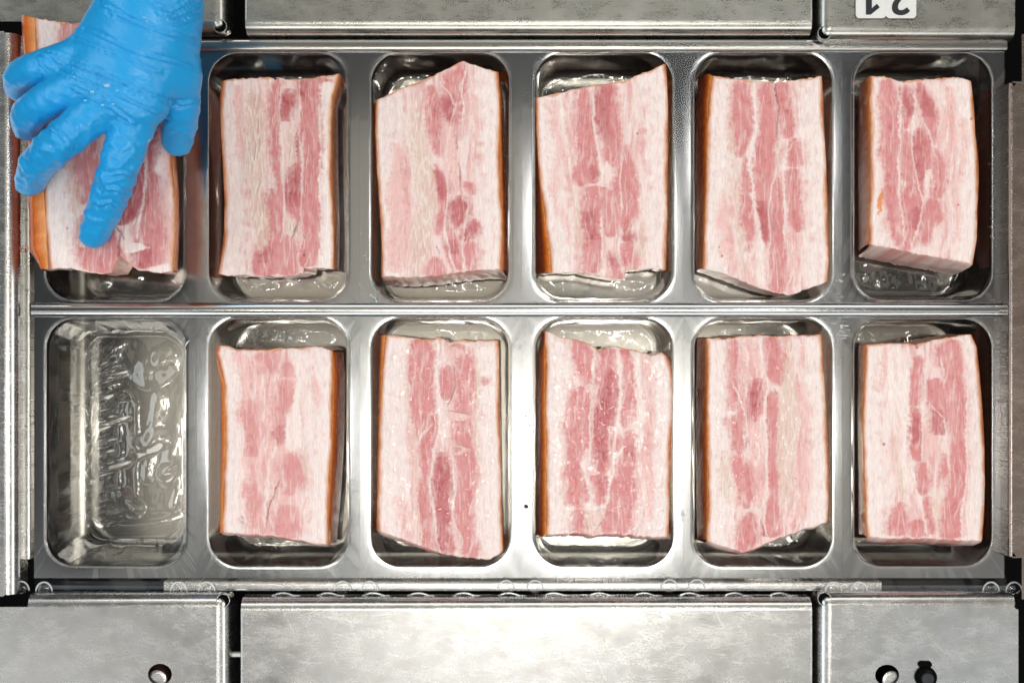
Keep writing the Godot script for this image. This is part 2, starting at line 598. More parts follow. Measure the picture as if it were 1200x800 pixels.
func covers():
	var k := 0.016
	var o: Node3D
	o = cover("dull steel cover plate behind the gloved wrist, curled corner at its right", M.plate_dull, [-80, -70, 250, 25], {"s": [10, 0.012, 30, 250], "e": [14, k, -70, 25]}, {"sw": 6})
	round_corner(o, 250, 25, 14, 10, 1, 1, 0.012, M.plate_dull)
	o = cover("long dull steel cover plate above the middle trays", M.plate_dull, [289, -70, 950, 24], {"s": [14, 0.008, 287, 952], "w": [3, 0.02, -70, 24], "e": [3, 0.02, -70, 24]})
	o = cover("steel cover plate bearing the white number tiles", M.plate_dull, [974, -70, 1190, 31], {"s": [14, 0.012, 974, 1190], "w": [14, k, -70, 31]}, {})
	round_corner(o, 974, 31, 14, 14, -1, 1, 0.012, M.plate_dull)
	o = cover("scuffed bright steel cover plate with one bolt, beside the empty tray", M.plate, [-80, 711, 253, 880], {"n": [14, 0.012, 32, 253], "e": [15, k, 711, 880]}, {}, [[187, 790, 14, 12.5]])
	round_corner(o, 253, 711, 15, 14, 1, -1, 0.012, M.plate)
	o = cover("long bright steel cover plate below the middle trays", M.plate, [284, 715, 950, 880], {"n": [13, 0.008, 282, 952], "w": [3, 0.02, 715, 880], "e": [3, 0.02, 715, 880]})
	o = cover("mottled steel cover plate with a silver bolt and a black button", M.plate, [975, 709, 1194, 880], {"n": [14, 0.012, 975, 1190], "w": [16, k, 709, 880]}, {"ne": 5}, [[1040, 791, 14, 12.5]])
	round_corner(o, 975, 709, 16, 14, -1, -1, 0.012, M.plate)
	o = thing("side_guard", "tall bright steel guard along the left ends of the trays", "guard")
	var g := plate_mesh(-80, 38, 4, 697, PLATE_Y, {"e": [14, 0.012, 38, 697], "n": [3, 0.012, -80, 4], "s": [3, 0.012, -80, 4]}, {}, [])
	part("plate_face", g[0], M.plate, o)
	for i in range(1, g.size()):
		part("rolled_edge", g[i], M.plate, o)
	part("ledge", profile_bar(at(0, 42).z, at(0, 655).z, false, dome_profile(at(26.5, 0).x, 8.5 * UNIT, 0.0, 0.0008, 0.03)), M.plate_dull, o)
	o = thing("side_guard", "narrow steel guard, painted with a brownish reflection, at the right ends of the trays", "guard")
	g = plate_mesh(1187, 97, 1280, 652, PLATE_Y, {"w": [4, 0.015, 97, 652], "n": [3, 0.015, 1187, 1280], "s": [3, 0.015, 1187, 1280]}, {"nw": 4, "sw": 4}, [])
	part("plate_face", g[0], M.plate_warm_reflection, o)
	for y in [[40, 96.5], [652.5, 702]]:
		part("plate_face", plate_mesh(1198, y[0], 1280, y[1], PLATE_Y - 0.0003, {"w": [2, 0.015, y[0], y[1]]}, {}, [])[0], M.plate_warm_reflection, o)
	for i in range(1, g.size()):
		part("rolled_edge", g[i], M.plate_warm_reflection, o)

# ---------------------------------------------------------------- formed film trays
func rounded(cx: float, cz: float, hx: float, hz: float, r: float, n: int) -> PackedVector2Array:
	# n points round a rectangle with round corners, evenly by angle share of each side
	var pts := PackedVector2Array()
	var quarter := n / 4
	for q in 4:
		var sx := [1, -1, -1, 1][q] as float
		var sz := [1, 1, -1, -1][q] as float
		for i in quarter:
			var t := i / float(quarter)
			var a: Vector2
			# each quarter: half a side, the corner, half a side
			var along0 := Vector2(sx * hx, 0) if q % 2 == 0 else Vector2(0, sz * hz)
			var dirs := q % 2 == 0
			if t < 0.3:
				var u := t / 0.3
				a = Vector2(sx * hx, lerpf(0, sz * (hz - r), u)) if dirs else Vector2(lerpf(0, sx * (hx - r), u), sz * hz)
			elif t < 0.7:
				var u := (t - 0.3) / 0.4 * PI / 2
				a = Vector2(sx * (hx - r + r * cos(u)), sz * (hz - r + r * sin(u))) if dirs else Vector2(sx * (hx - r + r * sin(u)), sz * (hz - r + r * cos(u)))
			else:
				var u := (t - 0.7) / 0.3
				a = Vector2(lerpf(sx * (hx - r), 0, u), sz * hz) if dirs else Vector2(sx * hx, lerpf(sz * (hz - r), 0, u))
			pts.append(Vector2(cx + a.x, cz + a.y))
	return pts

func crease(p: Vector2, a: Vector2, b: Vector2, wide: float) -> float:
	var q := Geometry2D.get_closest_point_to_segment(p, a, b)
	var d := p.distance_to(q) / wide
	return maxf(0.0, 1.0 - d) if d < 1.0 else 0.0

func tray(row: int, col: int):
	var hold := ["slab under the gloved hand", "slab with a brown fatty seam", "slab cut at a slant on top", "slab with a dark red middle", "slab cracked at its top", "slab with an orange smear"]
	var hold2 := ["nothing, its film crumpled", "slab with a wide dark rind at its right", "slab with a curled fold", "glistening wet slab", "slab pointed at its lower end", "slab with a broad white streak"]
	var what: String = hold[col] if row == 0 else hold2[col]
	var empty := row == 1 and col == 0
	var o := thing("plastic_tray", ("empty clear plastic tray, its film crumpled along one side" if empty else "clear plastic tray holding the " + what), "tray", "formed plastic trays")
	var cx: float = at(TRAY_X[col], 0).x
	var cz: float = at(0, TRAY_Y[row]).z
	var hx := 81.5 * UNIT
	var hz := 145.3 * UNIT
	var n := 400 if empty else 128
	var flip := false
	# flange: from the cell's edge to the rim
	var fx0: float = at(CELL_X[col], 0).x + 0.0002
	var fx1: float = at(CELL_X[col + 1], 0).x - 0.0002
	var fz0: float = at(0, CELL_Y[row]).z + 0.0002
	var fz1: float = at(0, CELL_Y[row + 1]).z - 0.0002
	var rim := rounded(cx, cz, hx, hz, 0.021, n)
	var v := PackedVector3Array()
	for k in n:
		var d := rim[k] - Vector2(cx, cz)
		var sx := ((fx1 - cx) if d.x > 0 else (cx - fx0)) / maxf(absf(d.x), 1e-6)
		var sz := ((fz1 - cz) if d.y > 0 else (cz - fz0)) / maxf(absf(d.y), 1e-6)
		var e := d * minf(sx, sz)
		if corner_point(rim, Vector2(cx, cz), k, Vector2(fx0, fz0), Vector2(fx1, fz1)):
			e = Vector2(fx1 if d.x > 0 else fx0, fz1 if d.y > 0 else fz0) - Vector2(cx, cz)
		v.append(Vector3(cx + e.x, 0.0, cz + e.y))
	for k in n:
		var w := 0.0004 * wave_noise.get_noise_2d(rim[k].x * 4000, rim[k].y * 4000)
		var away := (rim[k] - Vector2(cx, cz)).normalized() * 0.0012
		v.append(Vector3(rim[k].x + away.x, w, rim[k].y + away.y))
	part("flange", build(v, grid_index(n, 2, true, true)), M.film, o)
	# pocket: rim, wall, fillet, floor
	v = PackedVector3Array()
	var rings := [[0.0012, 0.0, 0.021], [0.0006, 0.0004, 0.021], [0.0, 0.0003, 0.021], [-0.0008, -0.0008, 0.0205], [-0.0012, -0.004, 0.0205], [-0.0016, -0.010, 0.020], [-0.0021, -0.020, 0.020], [-0.0026, -0.030, 0.020], [-0.0031, -0.037, 0.0195], [-0.0042, -0.0412, 0.019], [-0.0062, -0.0434, 0.018]]
	for g in rings.size():
		var rg = rings[g]
		var ring := rounded(cx, cz, hx + rg[0], hz + rg[0], rg[2], n)
		var soft := smoothstep(3.0, 6.0, float(g))
		if empty:
			ring = rounded(cx, cz, hx + rg[0] - 0.0055 * soft_step(rg[1]), hz + rg[0] - 0.0055 * soft_step(rg[1]), rg[2], n)
		for k in n:
			var p := ring[k]
			var dir := (p - Vector2(cx, cz)).normalized()
			var w := wave_noise.get_noise_3d(p.x * 2600 + col * 91, p.y * 2600 + row * 57, rg[1] * 1800) * (0.0016 if empty else 0.0011) * soft
			v.append(Vector3(p.x + dir.x * w, rg[1], p.y + dir.y * w))
	var last := rounded(cx, cz, hx - (0.0117 if empty else 0.0062), hz - (0.0117 if empty else 0.0062), 0.018, n)
	var steps := 64 if empty else 22
	for s in range(1, steps + 1):
		var t := float(s) / steps
		for k in n:
			var p := Vector2(cx, cz).lerp(last[k], 1.0 - t)
			v.append(Vector3(p.x, DEEP + floor_height(p, row, col, smoothstep(0.0, 0.3 if empty else 0.12, t)), p.y))
	part("pocket", build(v, grid_index(n, rings.size() + steps, true, true)), M.film, o)
	# the film's other skin, 0.3 mm outside the first
	for i in range(n * 4, v.size()):
		var d := Vector3(v[i].x - cx, 0, v[i].z - cz).normalized() * 0.0003
		v[i] += Vector3(d.x, -0.0003, d.z)
	part("pocket_skin", build(v.slice(n * 4), grid_index(n, rings.size() + steps - 4, true, true)), M.film, o)
	# rim bead
	var path := PackedVector3Array()
	for k in n + 1:
		path.append(Vector3(rim[k % n].x, 0.0004, rim[k % n].y))
	part("rim_bead", tube(path, 0.00035, 6), M.bead, o)

func soft_step(h: float) -> float:
	return clampf(-h / 0.04, 0.0, 1.0)

func floor_height(p: Vector2, row: int, col: int, ease: float) -> float:
	var q := p / UNIT + Vector2(600, 400)
	var a := wrinkle_noise.get_noise_2d(q.x * 0.8 + col * 300, q.y * 0.5 + row * 700)
	var b := wave_noise.get_noise_2d(q.x * 0.9 - col * 120, q.y * 0.6)
	var h := maxf(a, -0.2) * 0.0016 + b * 0.0016
	if row == 1 and col == 0:
		h = wave_noise.get_noise_2d(q.x * 0.55, q.y * 0.35 + 40) * 0.0012
		# the crumple along the left side: a zigzag of short folds
		var zig := 93.0 + 9.0 * sin(q.y * 0.105) + 5.0 * sin(q.y * 0.23 + 1.0)
		var near := exp(-pow((q.x - zig) / 15.0, 2.0)) * smoothstep(400.0, 440.0, q.y) * (1.0 - smoothstep(600.0, 635.0, q.y))
		h += near * (0.0030 + 0.0075 * (0.5 - absf(sin(q.y * 0.15 + 0.8 * sin(q.y * 0.07) + (q.x - zig) * 0.03))) + 0.0030 * sin(q.y * 0.55 + q.x * 0.2))
		# long soft folds on the right
		for c in [[150, 440, 205, 405, 13.0, 0.006], [120, 480, 118, 580, 12.0, 0.005], [205, 470, 178, 560, 12.0, 0.005], [170, 420, 200, 400, 9.0, 0.005], [196, 440, 204, 545, 5.0, 0.004], [204, 545, 186, 600, 6.0, 0.005], [130, 535, 166, 520, 9.0, 0.006], [166, 470, 150, 565, 7.0, 0.003], [172, 560, 200, 548, 7.0, 0.005], [100, 420, 118, 398, 6.0, 0.004], [85, 415, 90, 430, 6.0, 0.005], [105, 632, 200, 622, 10.0, 0.004], [120, 590, 135, 605, 8.0, 0.004], [70, 640, 110, 655, 8.0, 0.003]]:
			var k := crease(q, Vector2(c[0], c[1]), Vector2(c[2], c[3]), c[4] * 1.9)
			h += (1.4 if c[0] < 125 else 0.45) * c[5] * k * k * (3.0 - 2.0 * k)
	else:
		# the open ends of the pockets carry a few sharper folds
		var end := smoothstep(90.0, 130.0, absf(q.y - TRAY_Y[row]))
		var r := RandomNumberGenerator.new()
		r.seed = 100 + row * 10 + col
		for i in 7:
			var y0: float = TRAY_Y[row] + (1 if i % 2 else -1) * r.randf_range(105, 140)
			var x0: float = TRAY_X[col] + r.randf_range(-70, 70)
			var e := Vector2(r.randf_range(-45, 45), r.randf_range(-14, 14))
			var k := crease(q, Vector2(x0, y0), Vector2(x0, y0) + e, r.randf_range(6, 13))
			h += 0.0034 * k * k * (3.0 - 2.0 * k) * end
		h = minf(h, 0.0) if end < 0.05 else lerpf(minf(h, 0.0), h, end)
	return h * ease

func film_edge():
	var o := thing("film_margin", "clear film margin with rows of half round clip marks", "film")
	for seg in [[40, 1180, 678.2, 692]]:
		var v := PackedVector3Array()
		var n := 60
		for j in 3:
			for i in n:
				var x := lerpf(seg[0], seg[1], i / (n - 1.0))
				v.append(at(x, lerpf(seg[2], seg[3], j / 2.0), 0.0028 - 0.0005 * (2 - j) + 0.0004 * sin(i * 1.7)))
		part("film_sheet", build(v, grid_index(n, 3)), M.film, o)
	for c in [[24, 686], [51, 687], [209, 687], [242, 687], [401, 686], [433, 686], [593, 685], [627, 685], [785, 684], [817, 684], [977, 687], [1007, 687], [1162, 687], [1189, 687]]:
		var p := PackedVector3Array()
		for i in 15:
			var t := PI + PI * i / 14.0
			p.append(at(c[0] + cos(t) * 9.5, c[1] + 6 + sin(t) * 11.0, 0.0034))
		part("clip_mark", tube(p, 0.0006, 6), M.mark, o)
		var dome := PackedVector2Array()
		for i in 7:
			var t := i / 6.0
			dome.append(Vector2(0.0050 * cos(t * PI / 2), 0.0016 * sin(t * PI / 2)))
		part("clip_mark", lathe(at(c[0], c[1] + 3, 0.0026), dome, 20), M.film, o)

# ---------------------------------------------------------------- bacon slabs
# Each slab: where its patch of the reference lies, the outline of its cut face, how far its rind shows, and the
# courses of its muscles and fat, as [y, x, width] along the grain.
var specs := []
var noises := []

func slab(label: String, ox: float, oy: float, sc: float, w: float, h: float, row: int, col: int) -> Dictionary:
	var d := {"label": label, "ox": ox, "oy": oy, "sc": sc, "w": w, "h": h, "zx": ox, "zy": oy, "row": row, "col": col, "s": [], "endb": 2.0, "endt": 2.0, "lift": 0.0, "wet": 0.0}
	specs.append(d)
	return d

func slab_specs():
	var d: Dictionary
	d = slab("bacon slab held down by the blue gloved hand", 20, 10, 1.0, 200, 320, 0, 0)
	d.zx = 0.0
	d.zy = 0.0
	d.lift = 0.0415
	d.top = [40, 21, 82, 27, 130, 28, 187, 30]
	d.right = [187, 30, 192, 110, 199, 160, 204, 220, 205, 270, 203, 317]
	d.bottom = [56, 315, 80, 314, 100, 318, 115, 321, 130, 320, 136, 306, 140, 300, 150, 307, 160, 316, 185, 320, 203, 317]
	d.left = [40, 21, 43, 100, 51, 228, 54, 280, 56, 315]
	d.base_l = [29, 22, 33, 120, 36, 228, 36, 297, 55, 318]
	d.base_r = [191, 30, 197, 110, 203, 160, 208, 220, 209, 270, 206, 317]
	d.free = true
	d.s = [["lean", 20, 85, 30, 100, 85, 45, 170, 92, 40, 215, 98, 30, 240, 95, 14], ["lean", 250, 106, 30, 280, 112, 50, 305, 118, 48, 320, 122, 38],
		["dark", 60, 160, 40, 170, 166, 32, 200, 160, 32, 240, 150, 40, 264, 142, 30], ["lean", 200, 178, 14, 240, 178, 24, 280, 175, 32, 312, 172, 40], ["dark", 285, 165, 22, 315, 165, 28],
		["seam", 130, 173, 5, 180, 171, 6, 240, 166, 5, 280, 160, 6], ["bone", 180, 80, 9, 240, 86, 12, 290, 95, 13], ["fat", 190, 68, 12, 260, 72, 12, 310, 72, 14], ["fat", 284, 158, 20, 290, 160, 24, 296, 150, 20],
		["crack", 262, 133, 3, 272, 141, 4, 280, 146, 3], ["crack", 268, 141, 3, 300, 138, 5, 318, 138, 6], ["pale", 130, 190, 12, 200, 196, 12, 300, 196, 12], ["spot", 267, 78, 4]]

	d = slab("bacon slab with a grainy brown fat seam and a folded rind corner", 240, 75, 2.963, 180, 270, 0, 1)
	d.top = [58, 60, 80, 54, 140, 50, 190, 47, 238, 46, 243, 56, 262, 48, 300, 55, 330, 52, 370, 50, 410, 43, 440, 40, 472, 33]
	d.right = [468, 33, 461, 70, 447, 110, 438, 200, 440, 400, 446, 560, 447, 712]
	d.base_r = [486, 45, 482, 85, 462, 140, 462, 220, 464, 400, 468, 560, 466, 712]
	d.bottom = [45, 728, 80, 735, 150, 733, 160, 738, 240, 735, 245, 738, 320, 733, 345, 720, 340, 708, 400, 708, 447, 712]
	d.left = [58, 60, 52, 120, 55, 240, 62, 360, 68, 480, 66, 580, 55, 680, 45, 728]
	d.s = [["pale", 70, 115, 40, 180, 118, 40, 260, 125, 35, 340, 130, 18], ["bone", 100, 165, 50, 200, 172, 58, 330, 175, 62, 450, 178, 52, 540, 185, 62, 600, 200, 50, 660, 195, 20],
		["lean", 52, 262, 45, 100, 238, 50, 170, 222, 40, 240, 240, 35, 330, 250, 32, 420, 262, 28, 530, 262, 22], ["lean", 430, 226, 30, 470, 225, 58, 520, 238, 60, 580, 235, 75, 650, 222, 95, 735, 205, 90],
		["lean", 45, 385, 120, 90, 362, 90, 150, 360, 72, 250, 360, 78, 330, 365, 78, 420, 350, 125, 500, 338, 115, 560, 360, 74, 640, 365, 68, 705, 362, 60], ["dark", 85, 292, 22, 130, 285, 48, 175, 272, 36, 200, 270, 15],
		["dark", 345, 318, 30, 400, 310, 52, 460, 305, 50, 495, 305, 25], ["dark", 55, 350, 40, 100, 335, 40, 130, 330, 20], ["lean", 590, 285, 40, 650, 290, 65, 735, 290, 85], ["dark", 630, 215, 25, 660, 212, 50, 690, 210, 25],
		["seam", 60, 270, 6, 150, 258, 8, 260, 265, 10, 340, 272, 12, 500, 275, 10, 620, 262, 10], ["seam", 60, 325, 7, 160, 323, 7, 250, 328, 7, 345, 340, 12, 500, 330, 8, 640, 330, 7],
		["bone", 230, 290, 30, 300, 295, 26, 350, 300, 20], ["seam", 140, 395, 8, 300, 400, 8, 500, 402, 8, 700, 396, 8], ["fat", 60, 425, 40, 200, 430, 40, 700, 425, 46],
		["crack", 236, 322, 4, 290, 324, 7, 330, 325, 4], ["crack", 540, 316, 6, 570, 312, 12, 605, 302, 10], ["bone", 540, 300, 40, 600, 300, 30]]

	d = slab("bacon slab with a pointed upper edge and stringy pale fat down its middle", 426, 65, 2.963, 180, 270, 0, 2)
	d.top = [42, 157, 120, 118, 200, 90, 270, 55, 345, 18, 385, 32, 420, 45, 468, 57]
	d.right = [468, 57, 472, 180, 474, 320, 478, 480, 484, 640, 482, 742]
	d.base_r = [474, 62, 488, 180, 492, 320, 497, 480, 504, 640, 500, 760]
	d.bottom = [62, 765, 150, 770, 260, 765, 330, 752, 390, 745, 440, 742, 482, 742]
	d.left = [42, 157, 40, 260, 45, 380, 55, 520, 62, 640, 62, 765]
	d.endb = 11.0
	d.s = [["pale", 300, 110, 40, 360, 125, 70, 450, 130, 88, 560, 130, 92, 680, 125, 84, 755, 120, 60], ["pale", 130, 215, 60, 220, 235, 40], ["bone", 180, 170, 26, 300, 190, 50, 420, 212, 70, 520, 215, 66, 600, 202, 84, 680, 195, 74, 768, 180, 54],
		["lean", 100, 225, 45, 170, 240, 46, 260, 250, 42, 330, 262, 32, 355, 268, 15], ["lean", 22, 345, 30, 70, 322, 75, 120, 310, 75, 168, 325, 30], ["dark", 132, 285, 40, 180, 290, 62, 225, 300, 44, 245, 300, 18],
		["lean", 160, 333, 16, 240, 332, 22, 295, 335, 10], ["pale", 130, 380, 42, 200, 385, 36, 280, 390, 30, 345, 385, 15], ["lean", 375, 250, 15, 430, 262, 54, 500, 268, 48, 580, 268, 38, 625, 265, 18],
		["dark", 400, 262, 20, 450, 266, 34, 500, 270, 26], ["pale", 240, 300, 55, 330, 305, 64, 400, 310, 64, 475, 315, 54], ["dark", 485, 325, 30, 520, 322, 55, 570, 322, 54, 605, 315, 20], ["lean", 435, 360, 44, 485, 370, 30],
		["dark", 565, 375, 25, 600, 375, 48, 645, 370, 44], ["lean", 640, 372, 44, 700, 368, 48, 748, 375, 32], ["lean", 585, 290, 15, 640, 308, 56, 700, 320, 60, 748, 330, 28], ["dark", 640, 312, 36, 690, 322, 36],
		["lean", 695, 245, 30, 740, 245, 64, 768, 245, 76], ["fat", 290, 160, 25, 420, 185, 30, 520, 192, 28], ["seam", 160, 320, 8, 250, 300, 6, 330, 285, 6, 420, 290, 7, 500, 290, 9, 600, 280, 9, 680, 300, 9, 750, 320, 9],
		["seam", 20, 358, 8, 120, 336, 8, 200, 345, 7], ["seam", 90, 265, 7, 150, 305, 8, 190, 318, 6], ["seam", 500, 355, 10, 600, 350, 10, 740, 350, 9], ["crack", 275, 323, 4, 325, 327, 5], ["crack", 372, 331, 5, 410, 332, 7, 455, 333, 5], ["crack", 660, 255, 5, 690, 262, 6]]

	d = slab("bacon slab with a slanted upper edge and a wet dark red middle", 615, 65, 2.963, 180, 270, 0, 3)
	d.top = [38, 147, 100, 135, 160, 118, 230, 105, 300, 92, 345, 90, 390, 68, 440, 52, 475, 32, 490, 28]
	d.right = [490, 28, 495, 90, 498, 200, 497, 400, 496, 560, 490, 745]
	d.bottom = [90, 755, 150, 752, 205, 752, 250, 765, 300, 775, 345, 780, 350, 742, 410, 745, 450, 738, 490, 745]
	d.left = [38, 147, 42, 300, 50, 420, 64, 520, 76, 600, 88, 680, 90, 755]
	d.base_l = [33, 150, 31, 300, 34, 450, 38, 600, 45, 757]
	d.wet = 0.6
	d.s = [["pale", 150, 95, 34, 250, 110, 38, 350, 115, 26, 480, 105, 26, 650, 150, 22], ["pale", 132, 145, 28, 250, 155, 38, 335, 170, 20], ["lean", 112, 200, 48, 200, 205, 68, 300, 215, 74, 370, 220, 64, 445, 225, 42],
		["lean", 375, 185, 40, 430, 190, 48, 458, 195, 28], ["lean", 95, 290, 56, 200, 305, 64, 290, 315, 54, 340, 305, 64, 390, 300, 40], ["dark", 100, 268, 40, 180, 268, 40, 250, 275, 34, 310, 290, 18],
		["lean", 305, 350, 25, 360, 350, 58, 450, 345, 84, 550, 350, 74, 610, 360, 30], ["lean", 450, 240, 90, 540, 230, 74, 640, 235, 68, 756, 235, 54], ["dark", 380, 230, 34, 430, 235, 34], ["dark", 540, 228, 40, 640, 232, 40], ["lean", 465, 300, 64, 560, 300, 52, 630, 300, 50],
		["dark", 605, 372, 15, 632, 370, 36, 655, 372, 15], ["lean", 648, 355, 42, 700, 360, 64, 742, 365, 54], ["lean", 675, 295, 20, 730, 300, 28, 778, 315, 66], ["dark", 690, 298, 20, 740, 305, 30],
		["seam", 105, 240, 9, 200, 243, 11, 300, 252, 12, 400, 266, 13, 440, 268, 8], ["seam", 120, 122, 8, 220, 130, 11, 330, 150, 13, 430, 160, 11], ["fat", 365, 290, 16, 410, 285, 36, 455, 265, 24],
		["seam", 345, 335, 8, 450, 325, 7, 560, 335, 7], ["seam", 560, 270, 7, 650, 268, 9, 765, 272, 12], ["seam", 635, 332, 10, 725, 325, 10], ["bone", 470, 158, 18, 560, 185, 25, 660, 195, 20], ["bone", 560, 415, 16, 700, 405, 20], ["spot", 270, 390, 8]]

	d = slab("bacon slab split by a dark crack at its upper edge, wide glossy rind at left", 803, 80, 2.963, 180, 270, 0, 4)
	d.top = [92, 25, 150, 35, 190, 38, 225, 42, 270, 45, 310, 50, 318, 46, 345, 45, 400, 38, 440, 32, 475, 27]
	d.right = [475, 27, 480, 100, 482, 200, 490, 320, 495, 440, 498, 560, 500, 660, 495, 740]
	d.bottom = [62, 695, 120, 708, 190, 735, 250, 760, 320, 780, 360, 790, 400, 775, 450, 758, 495, 740]
	d.left = [92, 25, 80, 120, 76, 260, 73, 400, 68, 520, 65, 620, 62, 695]
	d.base_l = [45, 35, 36, 150, 36, 400, 36, 550, 38, 690]
	d.wet = 0.4
	d.s = [["pale", 420, 125, 20, 520, 130, 44, 620, 150, 48, 720, 170, 40], ["lean", 40, 190, 40, 110, 195, 58, 180, 195, 68, 260, 195, 52, 310, 185, 26], ["lean", 305, 215, 24, 420, 212, 44, 520, 215, 44, 605, 215, 28],
		["lean", 48, 285, 54, 120, 285, 64, 200, 285, 64, 300, 280, 74, 400, 272, 74, 480, 268, 58, 560, 272, 58, 625, 275, 26], ["dark", 460, 268, 40, 540, 272, 52, 605, 275, 34], ["lean", 45, 340, 48, 130, 345, 58, 200, 350, 58, 245, 350, 38],
		["lean", 240, 380, 40, 290, 375, 68, 345, 375, 50], ["lean", 345, 370, 50, 430, 375, 64, 500, 385, 58, 570, 385, 40], ["lean", 365, 315, 25, 440, 318, 58, 520, 320, 44, 600, 315, 42, 680, 320, 54, 780, 330, 64],
		["pale", 560, 370, 60, 650, 370, 64, 760, 370, 72], ["lean", 600, 215, 26, 640, 215, 20], ["pale", 640, 240, 30, 740, 240, 34], ["bone", 40, 155, 8, 150, 158, 10, 300, 165, 20, 450, 180, 22, 600, 190, 18, 740, 200, 12],
		["fat", 48, 240, 18, 150, 240, 14, 300, 235, 14, 450, 236, 10, 560, 247, 16, 660, 265, 22, 750, 270, 20], ["seam", 240, 352, 7, 330, 345, 12, 430, 345, 9, 520, 345, 15, 600, 340, 14], ["seam", 245, 400, 8, 265, 365, 8, 300, 348, 8],
		["seam", 340, 320, 9, 420, 300, 8, 500, 292, 8, 620, 295, 9], ["bone", 250, 320, 22, 330, 325, 22], ["dark", 145, 357, 22, 162, 357, 22], ["seam", 100, 395, 6, 200, 405, 7, 350, 412, 6, 500, 420, 6, 690, 430, 6],
		["crack", 48, 312, 6, 100, 320, 8, 132, 322, 8, 185, 318, 5, 240, 315, 4], ["spot", 650, 128, 10], ["spot", 620, 118, 6]]

	d = slab("bacon slab with an orange smear, its pink lower end showing", 990, 70, 2.963, 180, 270, 0, 5)
	d.top = [88, 58, 120, 55, 150, 62, 175, 70, 205, 76, 240, 70, 300, 68, 360, 62, 410, 62, 440, 75]
	d.right = [440, 75, 450, 160, 455, 260, 465, 340, 467, 420, 462, 520, 460, 620, 445, 710]
	d.bottom = [85, 640, 130, 648, 200, 660, 250, 672, 300, 680, 370, 690, 445, 706]
	d.left = [88, 58, 85, 120, 88, 250, 90, 400, 88, 520, 85, 640]
	d.base_l = [50, 78, 49, 200, 48, 400, 49, 560, 50, 668]
	d.endb = 13.0
	d.s = [["lean", 65, 150, 54, 150, 150, 64, 250, 160, 68, 350, 165, 64, 450, 165, 60, 550, 170, 54, 648, 185, 36], ["lean", 85, 205, 34, 160, 212, 44, 240, 212, 32], ["dark", 95, 207, 24, 200, 212, 28], ["lean", 76, 258, 44, 130, 272, 58, 200, 295, 58, 260, 305, 46, 295, 310, 18],
		["dark", 90, 262, 26, 140, 278, 34, 200, 297, 30], ["lean", 245, 215, 32, 320, 215, 44, 400, 215, 48, 435, 225, 22], ["lean", 235, 265, 44, 330, 270, 68, 400, 270, 68, 475, 265, 38], ["dark", 250, 262, 24, 340, 262, 30, 420, 270, 24],
		["lean", 305, 318, 28, 370, 330, 54, 430, 330, 54, 485, 315, 30], ["lean", 425, 230, 54, 500, 230, 84, 560, 235, 84, 620, 225, 58, 665, 215, 44], ["dark", 510, 248, 40, 590, 245, 34], ["lean", 478, 305, 42, 540, 305, 54, 600, 285, 48, 648, 280, 18],
		["seam", 80, 188, 7, 200, 190, 7, 350, 190, 7, 500, 195, 7, 650, 208, 7], ["seam", 110, 238, 7, 250, 240, 8, 350, 240, 7, 430, 255, 7, 490, 272, 9, 560, 258, 9, 660, 232, 9], ["fat", 380, 297, 13, 430, 290, 19, 475, 285, 8],
		["seam", 200, 270, 6, 250, 290, 7, 300, 305, 6], ["pale", 90, 360, 44, 180, 360, 64, 280, 360, 64, 375, 365, 40], ["pale", 200, 410, 22, 350, 415, 22, 500, 390, 22, 640, 375, 20], ["stain", 448, 130, 10, 490, 125, 16, 538, 122, 8], ["spot", 503, 395, 7], ["spot", 204, 440, 9]]

	d = slab("bacon slab with a wide dark brown rind along its right side", 240, 390, 2.963, 180, 270, 1, 1)
	d.top = [45, 42, 75, 45, 110, 58, 180, 60, 235, 58, 280, 52, 330, 52, 380, 45, 415, 52, 440, 62]
	d.right = [440, 62, 447, 110, 443, 250, 440, 380, 433, 520, 427, 640, 430, 735]
	d.base_r = [480, 70, 489, 150, 487, 300, 480, 450, 470, 600, 457, 735]
	d.bottom = [60, 690, 120, 697, 180, 700, 250, 708, 320, 718, 380, 730, 430, 735]
	d.left = [45, 42, 36, 70, 50, 120, 68, 180, 70, 280, 72, 380, 66, 480, 62, 600, 60, 690]
	d.base_l = [38, 50, 28, 85, 48, 130, 62, 190, 66, 290, 68, 390, 62, 480, 58, 600, 57, 690]
